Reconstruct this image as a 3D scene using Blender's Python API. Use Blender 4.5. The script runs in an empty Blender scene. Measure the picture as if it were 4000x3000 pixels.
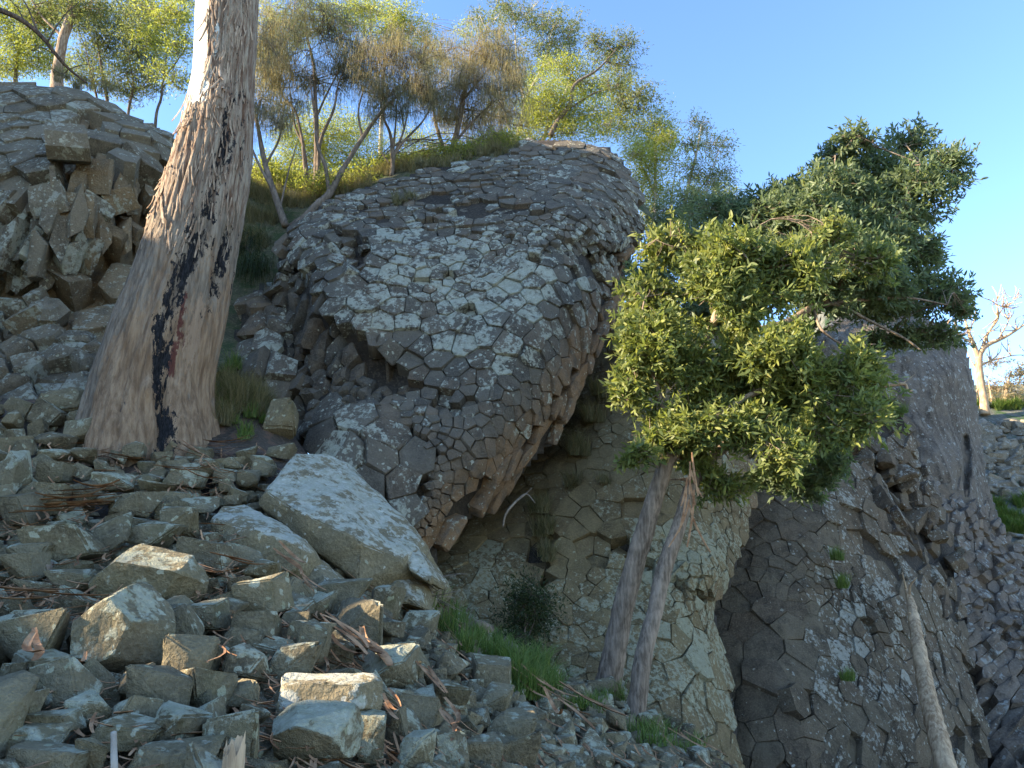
import bpy, math, random
import numpy as np
from mathutils import Vector, Matrix, kdtree
random.seed(5)
rng = np.random.default_rng(11)
SC = bpy.context.scene
COL = SC.collection

# ------------------------------------------------------------------ camera, sky, sun, exposure
FPX, PITCH, CZ = 2850.0, math.radians(14.0), 1.6
cam = bpy.data.cameras.new('camera')
cam.sensor_width = 36.0
cam.lens = 36.0 * FPX / 4000.0
cam.clip_start, cam.clip_end = 0.05, 2000.0
cam_o = bpy.data.objects.new('camera', cam)
COL.objects.link(cam_o)
cam_o.location = (0, 0, CZ)
cam_o.rotation_euler = (math.pi / 2 + PITCH, 0, 0)
SC.camera = cam_o

SUN_EL = math.radians(24.0)
SUN_AZ = np.array([-0.98, -0.18])
SUN_AZ = SUN_AZ / np.linalg.norm(SUN_AZ)
SUN = Vector((SUN_AZ[0] * math.cos(SUN_EL), SUN_AZ[1] * math.cos(SUN_EL), math.sin(SUN_EL)))
world = bpy.data.worlds.new('World')
SC.world = world
world.use_nodes = True
wn = world.node_tree.nodes
wn.clear()
w_out = wn.new('ShaderNodeOutputWorld')
w_bg = wn.new('ShaderNodeBackground')
w_sky = wn.new('ShaderNodeTexSky')
w_sky.sky_type = 'NISHITA'
w_sky.sun_disc = False
w_sky.sun_elevation = SUN_EL
w_sky.sun_rotation = math.atan2(SUN.x, SUN.y)
w_sky.altitude = 1200
w_sky.air_density = 1.0
w_sky.dust_density = 0.0
w_sky.ozone_density = 4.2
w_bg.inputs['Strength'].default_value = 0.15
world.node_tree.links.new(w_sky.outputs[0], w_bg.inputs[0])
world.node_tree.links.new(w_bg.outputs[0], w_out.inputs[0])
sl = bpy.data.lights.new('sun', 'SUN')
sl.energy = 5.0
sl.angle = math.radians(0.5)
sl.color = (1.0, 0.87, 0.66)
sun_o = bpy.data.objects.new('sun', sl)
COL.objects.link(sun_o)
sun_o.location = (-30, 5, 40)
sun_o.rotation_euler = SUN.to_track_quat('Z', 'Y').to_euler()
vs = SC.view_settings
vs.view_transform = 'Standard'
vs.look = 'None'
vs.exposure = 1.92
vs.gamma = 1.0
vs.use_curve_mapping = False

# ------------------------------------------------------------------ helpers: points, noise, meshes
CP, SP = math.cos(PITCH), math.sin(PITCH)

def at(px, py, D):
    """The point at distance D (metres ahead) on the sight line of photo point (px, py) of the 4000 x 3000 frame."""
    px, py, D = np.broadcast_arrays(np.asarray(px, float), np.asarray(py, float), np.asarray(D, float))
    xv, yv = (px - 2000.0) / FPX, (1500.0 - py) / FPX
    t = D / (CP - yv * SP)
    return np.stack([xv * t, D, CZ + t * (SP + yv * CP)], -1)

def pix(P):
    P = np.asarray(P, float)
    z = P[..., 1] * CP + (P[..., 2] - CZ) * SP
    yv = (-P[..., 1] * SP + (P[..., 2] - CZ) * CP) / z
    return np.stack([2000 + FPX * P[..., 0] / z, 1500 - FPX * yv], -1)

def _hash(i, j, k):
    h = (i.astype(np.uint32) * np.uint32(374761393)) ^ (j.astype(np.uint32) * np.uint32(668265263)) ^ (k.astype(np.uint32) * np.uint32(2246822519))
    h = (h ^ (h >> np.uint32(13))) * np.uint32(1274126177)
    h = h ^ (h >> np.uint32(16))
    return h.astype(np.float64) / 4294967295.0 * 2 - 1

def vnoise(P):
    P = np.asarray(P, float)
    I = np.floor(P).astype(np.int64)
    f = P - I
    f = f * f * (3 - 2 * f)
    r = 0
    for a in (0, 1):
        for b in (0, 1):
            for c in (0, 1):
                w = (f[..., 0] if a else 1 - f[..., 0]) * (f[..., 1] if b else 1 - f[..., 1]) * (f[..., 2] if c else 1 - f[..., 2])
                r = r + w * _hash(I[..., 0] + a, I[..., 1] + b, I[..., 2] + c)
    return r

def fbm(P, o=4):
    P = np.asarray(P, float)
    r, a = 0, 0.5
    for i in range(o):
        r = r + a * vnoise(P + 17.3 * i)
        P = P * 2.03
        a *= 0.5
    return r

def sstep(a, b, x):
    t = np.clip((np.asarray(x, float) - a) / (b - a), 0, 1)
    return t * t * (3 - 2 * t)

class TPS:
    def __init__(self, X, val, lam=1e-3, sc=1.0):
        self.sc = sc
        X = np.asarray(X, float) / sc
        n = len(X)
        d = np.linalg.norm(X[:, None] - X[None], axis=-1)
        K = self._k(d) + lam * np.eye(n)
        Pm = np.concatenate([np.ones((n, 1)), X], 1)
        A = np.zeros((n + 3, n + 3))
        A[:n, :n] = K
        A[:n, n:] = Pm
        A[n:, :n] = Pm.T
        b = np.concatenate([np.asarray(val, float), np.zeros(3)])
        s = np.linalg.solve(A, b)
        self.w, self.c, self.X = s[:n], s[n:], X

    @staticmethod
    def _k(d):
        return np.where(d > 1e-9, d * d * np.log(np.maximum(d, 1e-9)), 0)

    def __call__(self, x, y):
        x, y = np.asarray(x, float) / self.sc, np.asarray(y, float) / self.sc
        sh = x.shape
        Q = np.stack([x.ravel(), y.ravel()], -1)
        d = np.linalg.norm(Q[:, None] - self.X[None], axis=-1)
        r = self._k(d) @ self.w + self.c[0] + Q @ self.c[1:]
        return r.reshape(sh)

def inside(poly, x, y):
    poly = np.asarray(poly, float)
    x, y = np.asarray(x, float), np.asarray(y, float)
    c = np.zeros(x.shape, bool)
    n = len(poly)
    for i in range(n):
        x1, y1 = poly[i]
        x2, y2 = poly[(i + 1) % n]
        if y1 == y2:
            continue
        m = ((y1 > y) != (y2 > y)) & (x < (x2 - x1) * (y - y1) / (y2 - y1) + x1)
        c ^= m
    return c

def line_dist(poly, x, y, closed=True):
    poly = np.asarray(poly, float)
    x, y = np.asarray(x, float), np.asarray(y, float)
    best = np.full(x.shape, 1e9)
    n = len(poly)
    for i in range(n if closed else n - 1):
        a, b = poly[i], poly[(i + 1) % n]
        d = b - a
        t = np.clip(((x - a[0]) * d[0] + (y - a[1]) * d[1]) / (d @ d + 1e-12), 0, 1)
        best = np.minimum(best, np.hypot(x - a[0] - t * d[0], y - a[1] - t * d[1]))
    return best

def sdist(poly, x, y):
    d = line_dist(poly, x, y)
    return np.where(inside(poly, x, y), d, -d)

def set_mesh(me, V, faces_by_size):
    """faces_by_size: list of int arrays (m, k)."""
    V = np.asarray(V, np.float32)
    me.vertices.add(len(V))
    me.vertices.foreach_set('co', V.ravel())
    loops = np.concatenate([f.ravel() for f in faces_by_size]).astype(np.int32)
    tot = np.concatenate([np.full(len(f), f.shape[1]) for f in faces_by_size]).astype(np.int32)
    st = np.concatenate([[0], np.cumsum(tot)[:-1]]).astype(np.int32)
    me.loops.add(len(loops))
    me.loops.foreach_set('vertex_index', loops)
    me.polygons.add(len(tot))
    me.polygons.foreach_set('loop_start', st)
    me.polygons.foreach_set('loop_total', tot)
    me.update(calc_edges=True)
    me.validate()

class MB:
    """Collects pieces of geometry and links them as ONE mesh object."""
    def __init__(self):
        self.V, self.F, self.A, self.n = [], {}, {}, 0

    def add(self, V, *faces, **attrs):
        V = np.asarray(V, float).reshape(-1, 3)
        for f in faces:
            f = np.asarray(f, np.int64)
            if f.size:
                self.F.setdefault(f.shape[1], []).append(f + self.n)
        self.V.append(V)
        for k in set(attrs) | set(self.A):
            lst = self.A.setdefault(k, [np.zeros(self.n)] if self.n else [])
            v = attrs.get(k, 0.0)
            lst.append(np.broadcast_to(np.asarray(v, float), (len(V),)))
        self.n += len(V)
        return self

    def build(self, name, mat, parent=None, origin=(0, 0, 0), loc=None, smooth=False, sharp=None):
        V = np.concatenate(self.V) - np.asarray(origin, float)
        me = bpy.data.meshes.new(name)
        set_mesh(me, V, [np.concatenate(f) for f in self.F.values()])
        for k, l in self.A.items():
            a = np.concatenate(l)
            if len(a) == len(me.vertices):
                me.attributes.new(k, 'FLOAT', 'POINT').data.foreach_set('value', a.astype(np.float32))
        if smooth or sharp:
            me.polygons.foreach_set('use_smooth', np.ones(len(me.polygons), bool))
            if sharp:
                me.set_sharp_from_angle(angle=math.radians(sharp))
        o = bpy.data.objects.new(name, me)
        COL.objects.link(o)
        if mat:
            me.materials.append(mat)
        if parent:
            o.parent = parent
        o.location = origin if loc is None else loc
        return o

def tag(o, label=None, cat=None, group=None, kind=None):
    if label: o['label'] = label
    if cat: o['category'] = cat
    if group: o['group'] = group
    if kind: o['kind'] = kind
    return o

def thing(name, loc, label, cat, group=None):
    o = bpy.data.objects.new(name, None)
    o.empty_display_size = 0.2
    COL.objects.link(o)
    o.location = tuple(float(v) for v in loc)
    return tag(o, label, cat, group)

def part(mb, name, mat, root, **kw):
    """A part of a thing: its mesh is given in world metres, its origin is the thing's base."""
    o = mb.build(name, mat, root, origin=tuple(root.location), loc=(0, 0, 0), **kw)
    return o

def smooth_path(P, n):
    """Catmull-Rom through the points P (any dimension), n samples."""
    P = np.asarray(P, float)
    if len(P) < 3:
        t = np.linspace(0, 1, n)[:, None]
        return P[0] * (1 - t) + P[-1] * t
    Q = np.concatenate([[2 * P[0] - P[1]], P, [2 * P[-1] - P[-2]]])
    out = []
    for s in np.linspace(0, len(P) - 1 - 1e-6, n):
        i = int(s)
        t = s - i
        a, b, c, d = Q[i], Q[i + 1], Q[i + 2], Q[i + 3]
        out.append(0.5 * (2 * b + (c - a) * t + (2 * a - 5 * b + 4 * c - d) * t * t + (3 * b - a - 3 * c + d) * t ** 3))
    return np.array(out)

def tube(mb, P, R, ns=6, cap=True, rough=0.0, **attrs):
    P = np.asarray(P, float)
    n = len(P)
    R = np.broadcast_to(np.asarray(R, float), (n,))
    T = np.gradient(P, axis=0)
    T /= np.linalg.norm(T, axis=1)[:, None] + 1e-9
    a = np.cross(T[0], [0.3, 0.2, 0.93])
    if np.linalg.norm(a) < 0.1:
        a = np.cross(T[0], [1, 0, 0])
    a /= np.linalg.norm(a)
    th = np.linspace(0, 2 * math.pi, ns, endpoint=False)
    V = np.zeros((n, ns, 3))
    for i in range(n):
        a = a - T[i] * (a @ T[i])
        a /= np.linalg.norm(a) + 1e-9
        b = np.cross(T[i], a)
        rr = R[i] * (1 + (rough * (rng.random(ns) - 0.5) if rough else 0))
        V[i] = P[i] + (np.cos(th) * rr)[:, None] * a + (np.sin(th) * rr)[:, None] * b
    idx = np.arange(n * ns).reshape(n, ns)
    q = np.stack([idx[:-1], np.roll(idx[:-1], -1, 1), np.roll(idx[1:], -1, 1), idx[1:]], -1).reshape(-1, 4)
    fs = [q]
    V = V.reshape(-1, 3)
    if cap:
        V = np.concatenate([V, [P[0]], [P[-1]]])
        k = np.arange(ns)
        fs.append(np.stack([np.full(ns, n * ns), np.roll(k, -1), k], -1))
        k2 = k + (n - 1) * ns
        fs.append(np.stack([np.full(ns, n * ns + 1), k2, np.roll(k2, -1)], -1))
    mb.add(V, *fs, **attrs)

# ------------------------------------------------------------------ materials
class NT:
    def __init__(self, name):
        self.m = bpy.data.materials.new(name)
        self.m.use_nodes = True
        self.t = self.m.node_tree
        self.t.nodes.clear()
        self.out = self.t.nodes.new('ShaderNodeOutputMaterial')

    def n(self, typ, ins=None, **props):
        nd = self.t.nodes.new('ShaderNode' + typ)
        for k, v in props.items():
            setattr(nd, k, v)
        for k, v in (ins or {}).items():
            s = nd.inputs[k]
            if isinstance(v, bpy.types.NodeSocket):
                self.t.links.new(v, s)
            else:
                s.default_value = v
        return nd

    def pos(self):
        return self.n('NewGeometry').outputs['Position']

    def scaled(self, v, sc):
        return self.n('Mapping', {'Vector': v, 'Scale': sc}).outputs[0]

    def noise(self, v, scale, detail=4, rough=0.55, dist=0.0):
        return self.n('TexNoise', {'Vector': v, 'Scale': scale, 'Detail': detail, 'Roughness': rough, 'Distortion': dist}).outputs['Fac']

    def attr(self, name):
        return self.n('Attribute', attribute_name=name).outputs['Fac']

    def math(self, op, a, b=0.0, c=0.0, clamp=False):
        nd = self.n('Math', {0: a, 1: b, 2: c}, operation=op)
        nd.use_clamp = clamp
        return nd.outputs[0]

    def step(self, v, a, b):
        return self.n('MapRange', {'Value': v, 'From Min': a, 'From Max': b}, interpolation_type='SMOOTHSTEP').outputs['Result']

    def mix(self, f, a, b, blend='MIX'):
        nd = self.n('Mix', data_type='RGBA', blend_type=blend)
        for s, v in ((nd.inputs[0], f), (nd.inputs[6], a), (nd.inputs[7], b)):
            if isinstance(v, bpy.types.NodeSocket):
                self.t.links.new(v, s)
            else:
                s.default_value = (*v, 1) if isinstance(v, tuple) else v
        return nd.outputs[2]

    def bump(self, h, strength=0.5, dist=0.02, normal=None):
        ins = {'Height': h, 'Strength': strength, 'Distance': dist}
        if normal is not None:
            ins['Normal'] = normal
        return self.n('Bump', ins).outputs[0]

    def diffuse(self, col, rough=0.9, normal=None, spec=0.25):
        ins = {'Base Color': col, 'Roughness': rough, 'Specular IOR Level': spec}
        if normal is not None:
            ins['Normal'] = normal
        b = self.n('BsdfPrincipled', ins)
        self.t.links.new(b.outputs[0], self.out.inputs[0])
        return self.m

def rock_mat(name, base, dark, warm=(0.20, 0.125, 0.07), lich=(0.44, 0.44, 0.37), lich2=(0.36, 0.35, 0.24), amount=0.0, dots=0.35, sc=1.0, streak=0.0, moss=0.0, fl=0.45, fs=11.0):
    """Basalt: mottled grey-brown, pale lichen blotches and round spots, rusty where the attribute 'warm' says so."""
    t = NT(name)
    p = t.pos()
    rnd = t.attr('rnd')
    big = t.noise(p, 0.9 * sc, 3)
    mid = t.noise(p, 5.0 * sc, 5, 0.6)
    fine = t.noise(p, 38.0 * sc, 4, 0.7)
    col = t.mix(t.step(t.math('ADD', t.math('MULTIPLY', big, 0.6), t.math('MULTIPLY', rnd, 0.4)), 0.25, 0.75), dark, base)
    col = t.mix(t.step(mid, 0.35, 0.75), col, t.mix(0.55, col, tuple(c * 1.45 for c in base)))
    wf = t.math('MULTIPLY', t.attr('warm'), t.step(mid, 0.2, 0.62), clamp=True)
    col = t.mix(wf, col, t.mix(fine, tuple(c * 0.55 for c in warm), tuple(c * 1.5 for c in warm)))
    if streak:
        sv = t.noise(t.scaled(p, (2.2, 2.2, 0.22)), 2.2, 4, 0.6)
        col = t.mix(t.math('MULTIPLY', t.step(sv, 0.48, 0.68), streak), col, tuple(c * 0.45 for c in dark))
    # speckle
    col = t.mix(t.math('MULTIPLY', t.step(fine, 0.42, 0.72), 0.45), col, tuple(c * 1.9 for c in base))
    if moss:
        mv = t.noise(p, 2.3, 5, 0.65)
        col = t.mix(t.math('MULTIPLY', t.step(mv, 0.5, 0.72), moss), col, (0.125, 0.115, 0.045))
    # lichen blotches: broken edges from two noises, stronger where 'lich' is high
    la = t.attr('lich')
    b1 = t.noise(p, 3.1 * sc, 6, 0.68, 0.4)
    b2 = t.noise(p, fs * sc, 5, 0.7, 0.3)
    lv = t.math('ADD', t.math('ADD', t.math('MULTIPLY', b1, 1 - fl), t.math('MULTIPLY', b2, fl)), t.math('MULTIPLY_ADD', la, 0.12, amount - 0.085))
    lm = t.step(lv, 0.5, 0.56)
    lcol = t.mix(t.step(b2, 0.3, 0.7), lich2, lich)
    lcol = t.mix(t.math('MULTIPLY', t.step(fine, 0.35, 0.6), 0.4), lcol, tuple(c * 0.5 for c in lich))
    col = t.mix(t.math('MULTIPLY', lm, 0.86), col, lcol)
    # round spots
    wv = t.n('Mix', {0: 0.09 / sc, 4: p, 5: t.n('TexNoise', {'Vector': p, 'Scale': 16.0 * sc, 'Detail': 4.0}).outputs['Color']}, data_type='VECTOR').outputs[1]
    vo = t.n('TexVoronoi', {'Vector': wv, 'Scale': 15.0 * sc, 'Randomness': 1.0}, feature='F1')
    sel = t.n('SeparateColor', {0: vo.outputs['Color']}).outputs
    rad = t.math('MULTIPLY_ADD', sel[1], 0.22, 0.14)
    dm = t.step(t.math('SUBTRACT', vo.outputs['Distance'], rad), 0.05, -0.02)
    dm = t.math('MULTIPLY', dm, t.step(t.math('ADD', sel[0], t.math('MULTIPLY', la, 0.25)), 1.0 - dots, 1.02 - dots))
    col = t.mix(t.math('MULTIPLY', dm, 0.8), col, t.mix(sel[2], lich, lich2))
    nrm = t.bump(t.math('ADD', fine, t.math('MULTIPLY', mid, 1.8)), 0.85, 0.04)
    nrm = t.bump(lm, 0.25, 0.008, nrm)
    return t.diffuse(col, 0.93, nrm, 0.18)

M = {}
M['bulge'] = rock_mat('bulge_basalt', (0.138, 0.115, 0.084), (0.070, 0.058, 0.044), warm=(0.30, 0.165, 0.075), lich=(0.56, 0.53, 0.40), lich2=(0.36, 0.34, 0.24), amount=0.035, dots=0.26)
M['left_rock'] = rock_mat('fluted_basalt', (0.172, 0.142, 0.096), (0.084, 0.068, 0.047), warm=(0.24, 0.155, 0.075), lich=(0.44, 0.43, 0.34), lich2=(0.36, 0.34, 0.22), amount=0.02, dots=0.3)
M['slab_rock'] = rock_mat('wall_basalt', (0.205, 0.150, 0.074), (0.098, 0.072, 0.038), warm=(0.21, 0.13, 0.07), lich=(0.42, 0.39, 0.26), lich2=(0.33, 0.29, 0.17), amount=0.02, dots=0.22, fl=0.68, fs=15.0)
M['dark_rock'] = rock_mat('dark_basalt', (0.142, 0.108, 0.068), (0.062, 0.046, 0.032), warm=(0.20, 0.12, 0.07), lich=(0.46, 0.43, 0.35), lich2=(0.32, 0.28, 0.20), amount=0.0, dots=0.2, streak=0.6, fl=0.62, fs=13.0)
M['far_rock'] = rock_mat('far_basalt', (0.247, 0.197, 0.134), (0.145, 0.113, 0.075), warm=(0.26, 0.18, 0.11), lich=(0.42, 0.41, 0.36), lich2=(0.34, 0.31, 0.24), amount=0.0, dots=0.2, sc=0.6, streak=0.35)
M['pillar'] = rock_mat('pillar_basalt', (0.165, 0.132, 0.100), (0.088, 0.068, 0.052), warm=(0.24, 0.16, 0.10), lich=(0.40, 0.39, 0.34), lich2=(0.30, 0.27, 0.21), amount=0.0, dots=0.2, sc=0.7, streak=0.75, fl=0.6, fs=9.0)
M['scree'] = rock_mat('scree_basalt', (0.205, 0.163, 0.096), (0.090, 0.070, 0.043), warm=(0.22, 0.165, 0.075), lich=(0.53, 0.50, 0.36), lich2=(0.36, 0.34, 0.20), amount=0.04, dots=0.42, moss=0.3)
M['pale_slab'] = rock_mat('pale_slab_basalt', (0.238, 0.187, 0.109), (0.132, 0.103, 0.061), warm=(0.25, 0.19, 0.10), lich=(0.63, 0.585, 0.46), lich2=(0.40, 0.38, 0.26), amount=0.03, dots=0.4, moss=0.15)

def dirt_mat(name, a, b, c=None, sc=1.0):
    t = NT(name)
    p = t.pos()
    n1 = t.noise(p, 1.5 * sc, 5)
    n2 = t.noise(p, 22 * sc, 5, 0.7)
    col = t.mix(t.step(n1, 0.35, 0.65), a, b)
    col = t.mix(t.step(n2, 0.45, 0.7), col, tuple(x * 1.7 for x in b))
    if c:
        col = t.mix(t.step(t.noise(p, 3.3 * sc, 5, 0.65), 0.48, 0.6), col, c)
    return t.diffuse(col, 0.95, t.bump(n2, 0.8, 0.05))

M['dirt'] = dirt_mat('scree_dirt', (0.035, 0.027, 0.02), (0.06, 0.045, 0.032), (0.085, 0.06, 0.04))
M['bank'] = dirt_mat('grassy_bank', (0.06, 0.055, 0.03), (0.11, 0.095, 0.05), (0.05, 0.065, 0.022))
M['far_ground'] = dirt_mat('far_slope_soil', (0.09, 0.085, 0.07), (0.13, 0.125, 0.10), (0.05, 0.085, 0.03), 0.35)
M['joint'] = dirt_mat('joint_rock', (0.036, 0.028, 0.020), (0.06, 0.046, 0.033))

def ground_mat():
    """Dark litter soil in the hollow, unseen ground further out, coloured straw to bounce warm light."""
    t = NT('ground')
    p = t.pos()
    n1, n2 = t.noise(p, 1.5, 5), t.noise(p, 22, 5, 0.7)
    c = t.mix(t.step(n1, 0.35, 0.65), (0.05, 0.038, 0.027), (0.085, 0.064, 0.045))
    c = t.mix(t.step(n2, 0.45, 0.7), c, (0.14, 0.10, 0.07))
    c = t.mix(t.step(t.noise(p, 4.5, 5, 0.65), 0.5, 0.6), c, (0.15, 0.09, 0.058))
    d = t.n('VectorMath', {0: p, 1: (0, 7, 0)}, operation='DISTANCE').outputs['Value']
    g = t.mix(t.step(t.noise(p, 0.35, 5), 0.4, 0.6), (0.30, 0.25, 0.14), (0.24, 0.22, 0.11))  # straw tone added to the outer ground as warm fill for the rocks
    c = t.mix(t.step(t.math('ADD', d, t.math('MULTIPLY', n1, 4.0)), 12.0, 16.0), c, g)
    return t.diffuse(c, 0.95, t.bump(n2, 0.8, 0.05))
M['ground'] = ground_mat()
# ------------------------------------------------------------------ terrain
G_PIX = [(0, 3000, 2.8), (600, 3000, 2.9), (1200, 3000, 3.3), (1800, 3000, 4.3), (2300, 3000, 5.4), (2800, 3000, 6.8),
         (0, 2500, 4.0), (600, 2500, 4.2), (1200, 2500, 4.7), (1700, 2600, 5.8), (2100, 2700, 7.0), (2500, 2830, 8.2), (2880, 2960, 8.6),
         (0, 2100, 5.6), (500, 2100, 5.8), (1000, 2100, 6.2), (1500, 2300, 7.2), (1750, 2400, 8.6), (2050, 2560, 9.2), (2390, 2690, 9.1),
         (0, 1750, 7.8), (400, 1750, 8.2), (800, 1760, 8.7), (1100, 1750, 9.1), (1300, 1850, 8.9),
         (0, 1560, 9.5), (300, 1540, 10.0), (900, 1520, 10.4), (1050, 1560, 10.3)]
_gp = np.array(G_PIX, float)
_g3 = at(_gp[:, 0], _gp[:, 1], _gp[:, 2])
_anch = np.array([(-12, 4, 3.2), (-14, 10, 5.2), (-9, 0, 1.2), (0, -6, -0.6), (0, 0, -0.05), (6, 1, -2.4), (3.2, 5.2, -1.0), (3.9, 7.2, -1.7), (4.6, 9.2, -2.0), (7, 8, -3.2), (12, 6, -3.6), (14, 12, -3.6), (8, 13, -2.4), (0, 16, 2.0), (-8, 16, 4.5), (-0.9, 10.3, 0.25), (0.3, 10.6, -0.2), (1.6, 11, -0.7), (-1.2, 12, 0.6), (8, 20, -2.0), (26, 24, -3.0)])
_ga = np.concatenate([_g3, _anch])
_gf = TPS(_ga[:, :2], _ga[:, 2], lam=0.02, sc=5.0)

def ground_z(x, y):
    x, y = np.asarray(x, float), np.asarray(y, float)
    r = np.hypot(x, y - 6)
    w = sstep(16, 34, r)
    z = _gf(np.clip(x, -24, 24), np.clip(y, -16, 30)) * (1 - w) + w * -3.0
    return z

def ground_hit(px, py):
    """Where the sight line of a photo point meets the scree surface."""
    Ds = np.linspace(1.6, 13, 700)
    P = at(px, py, Ds)
    h = P[:, 2] - ground_z(P[:, 0], P[:, 1])
    k = np.nonzero(h <= 0)[0]
    if not len(k):
        return None
    return P[k[0]]

def grid_mesh(mb, X, Y, Z, keep=None):
    ny, nx = X.shape
    idx = np.arange(nx * ny).reshape(ny, nx)
    q = np.stack([idx[:-1, :-1], idx[:-1, 1:], idx[1:, 1:], idx[1:, :-1]], -1).reshape(-1, 4)
    if keep is not None:
        q = q[keep[q].all(1)]
    mb.add(np.stack([X, Y, Z], -1), q)

_n = np.linspace(-1, 1, 180)
_gx = np.sign(_n) * (np.abs(_n) * 13 + (np.abs(_n) ** 9) * 700)
X, Y = np.meshgrid(_gx, _gx + 6)
Zg = ground_z(X, Y)
near = 1 - sstep(14, 30, np.hypot(X, Y - 6))
_pp = pix(np.stack([X, np.maximum(Y, 1.0), Zg], -1))
TAL0 = [(-400, 1640), (250, 1620), (560, 1790), (1000, 1800), (1060, 1830), (1300, 1980), (1650, 2360), (1880, 2600), (2080, 2740), (2400, 2870), (2800, 3010), (2900, 3600), (-400, 3600)]
sunk = sstep(-20, 60, sdist(TAL0, _pp[..., 0], _pp[..., 1])) * (Y > 1.5) * near
Zg = Zg + near * 0.10 * fbm(np.stack([X * 1.7, Y * 1.7, X * 0], -1), 4) - 0.09 - 0.20 * sunk
mb = MB()
grid_mesh(mb, X, Y, Zg)
tag(mb.build('ground', M['ground'], smooth=True), kind='structure')

# the hillside behind the outcrops, with its grassy bank
H_PIX = np.array([(880, 1470, 11.2), (900, 1300, 13.0), (940, 1080, 14.3), (960, 950, 15.2), (1000, 850, 16.0), (1060, 760, 16.8), (1250, 800, 16.4), (1500, 680, 16.9), (1800, 610, 17.8),
                  (2100, 560, 18.4), (2330, 640, 18.8), (-50, 350, 14.8), (200, 350, 15.2), (450, 460, 15.7), (600, 640, 15.4), (660, 800, 14.8)], float)
_h3 = np.concatenate([at(H_PIX[:, 0], H_PIX[:, 1], H_PIX[:, 2]), np.array([(-16, 26, 11.0), (-6, 27, 11.2), (0, 27, 10.5), (5.5, 24, 7.5), (8, 21, 4), (9, 28, 2), (-20, 15, 10.5)])])
_hf = TPS(_h3[:, :2], _h3[:, 2], lam=0.01, sc=5.0)

def hill_z(x, y):
    return _hf(np.clip(x, -24, 20), np.clip(y, 10, 32))

X, Y = np.meshgrid(np.linspace(-20, 9, 130), np.linspace(10.2, 32, 96))
Zh = hill_z(X, Y) + 0.12 * fbm(np.stack([X * 1.3, Y * 1.3, X * 0 + 3], -1), 4)
mb = MB()
keep = ~((X > -3.4) & (Y < 15.8)) & ~((X > -4.6) & (Y < 14.0)) & ~((X < -6.2) & (Y < 14.3)) & ~((X > 3.6))
grid_mesh(mb, X, Y, Zh, keep.ravel())
tag(mb.build('hillside', M['bank'], smooth=True), kind='structure')

# unseen hill added beyond the left edge, its crest shaped to shade the hollow
def crest(y):
    c = 12.7 + 8.1 * sstep(6.75, 7.2, y) - 9.5 * sstep(12.3, 13.6, y)  # height steps chosen to shade the dome and leave the wattle lit
    c = c - 9.0 * sstep(-3, -7, y)
    return c
X, Y = np.meshgrid(np.linspace(-46, -12.5, 60), np.concatenate([np.linspace(-16, -1.6, 20), np.linspace(-1.5, 4.6, 160), np.linspace(4.7, 16, 100), np.linspace(16.2, 24, 20)]))
cy = crest(Y + 0.25 * vnoise(np.stack([X * 0 + 2, Y * 0.9, X * 0], -1)))
rise = sstep(-13, -20.0, X)
fall = sstep(-24, -44, X)
Zr = (4.0 + (cy - 4.0) * rise) * (1 - fall) + fall * 3.0
Zr = Zr + rise * (0.55 * fbm(np.stack([X * 0.5, Y * 1.6, X * 0 + 9], -1), 4)) - sstep(18.5, 24, Y) * 2
# notches cut into the unseen crest to land sun beams on chosen boulders
for px, py, pyh, hw, dz in [(1290, 2700, 2790, 0.25, 0.30), (560, 2150, 2300, 0.30, 0.10), (470, 2310, 2540, 0.16, 0.13)]:
    D = ground_hit(px, pyh)[1] - 0.12
    p = at(px, py, D)
    run = p[0] - X
    yr = p[1] + run * SUN_AZ[1] / -SUN_AZ[0]
    zr = p[2] - dz + run * math.tan(SUN_EL) / -SUN_AZ[0]
    Zr = np.where(np.abs(Y - yr) < hw + 0.05, np.minimum(Zr, zr + 6 * np.maximum(0, np.abs(Y - yr) - hw)), Zr)
mb = MB()
grid_mesh(mb, X, Y, Zr)
tag(mb.build('hill', M['bank'], smooth=True), kind='structure')

# ------------------------------------------------------------------ jointed basalt outcrops
def clip_poly(poly, m, nx, ny):
    """Half plane (p - m) . n <= 0."""
    out = []
    k = len(poly)
    for i in range(k):
        a, b = poly[i], poly[(i + 1) % k]
        da = (a[0] - m[0]) * nx + (a[1] - m[1]) * ny
        db = (b[0] - m[0]) * nx + (b[1] - m[1]) * ny
        if da <= 0:
            out.append(a)
        if (da < 0) != (db < 0) and da != db:
            t = da / (da - db)
            out.append((a[0] + (b[0] - a[0]) * t, a[1] + (b[1] - a[1]) * t))
    return out

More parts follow.
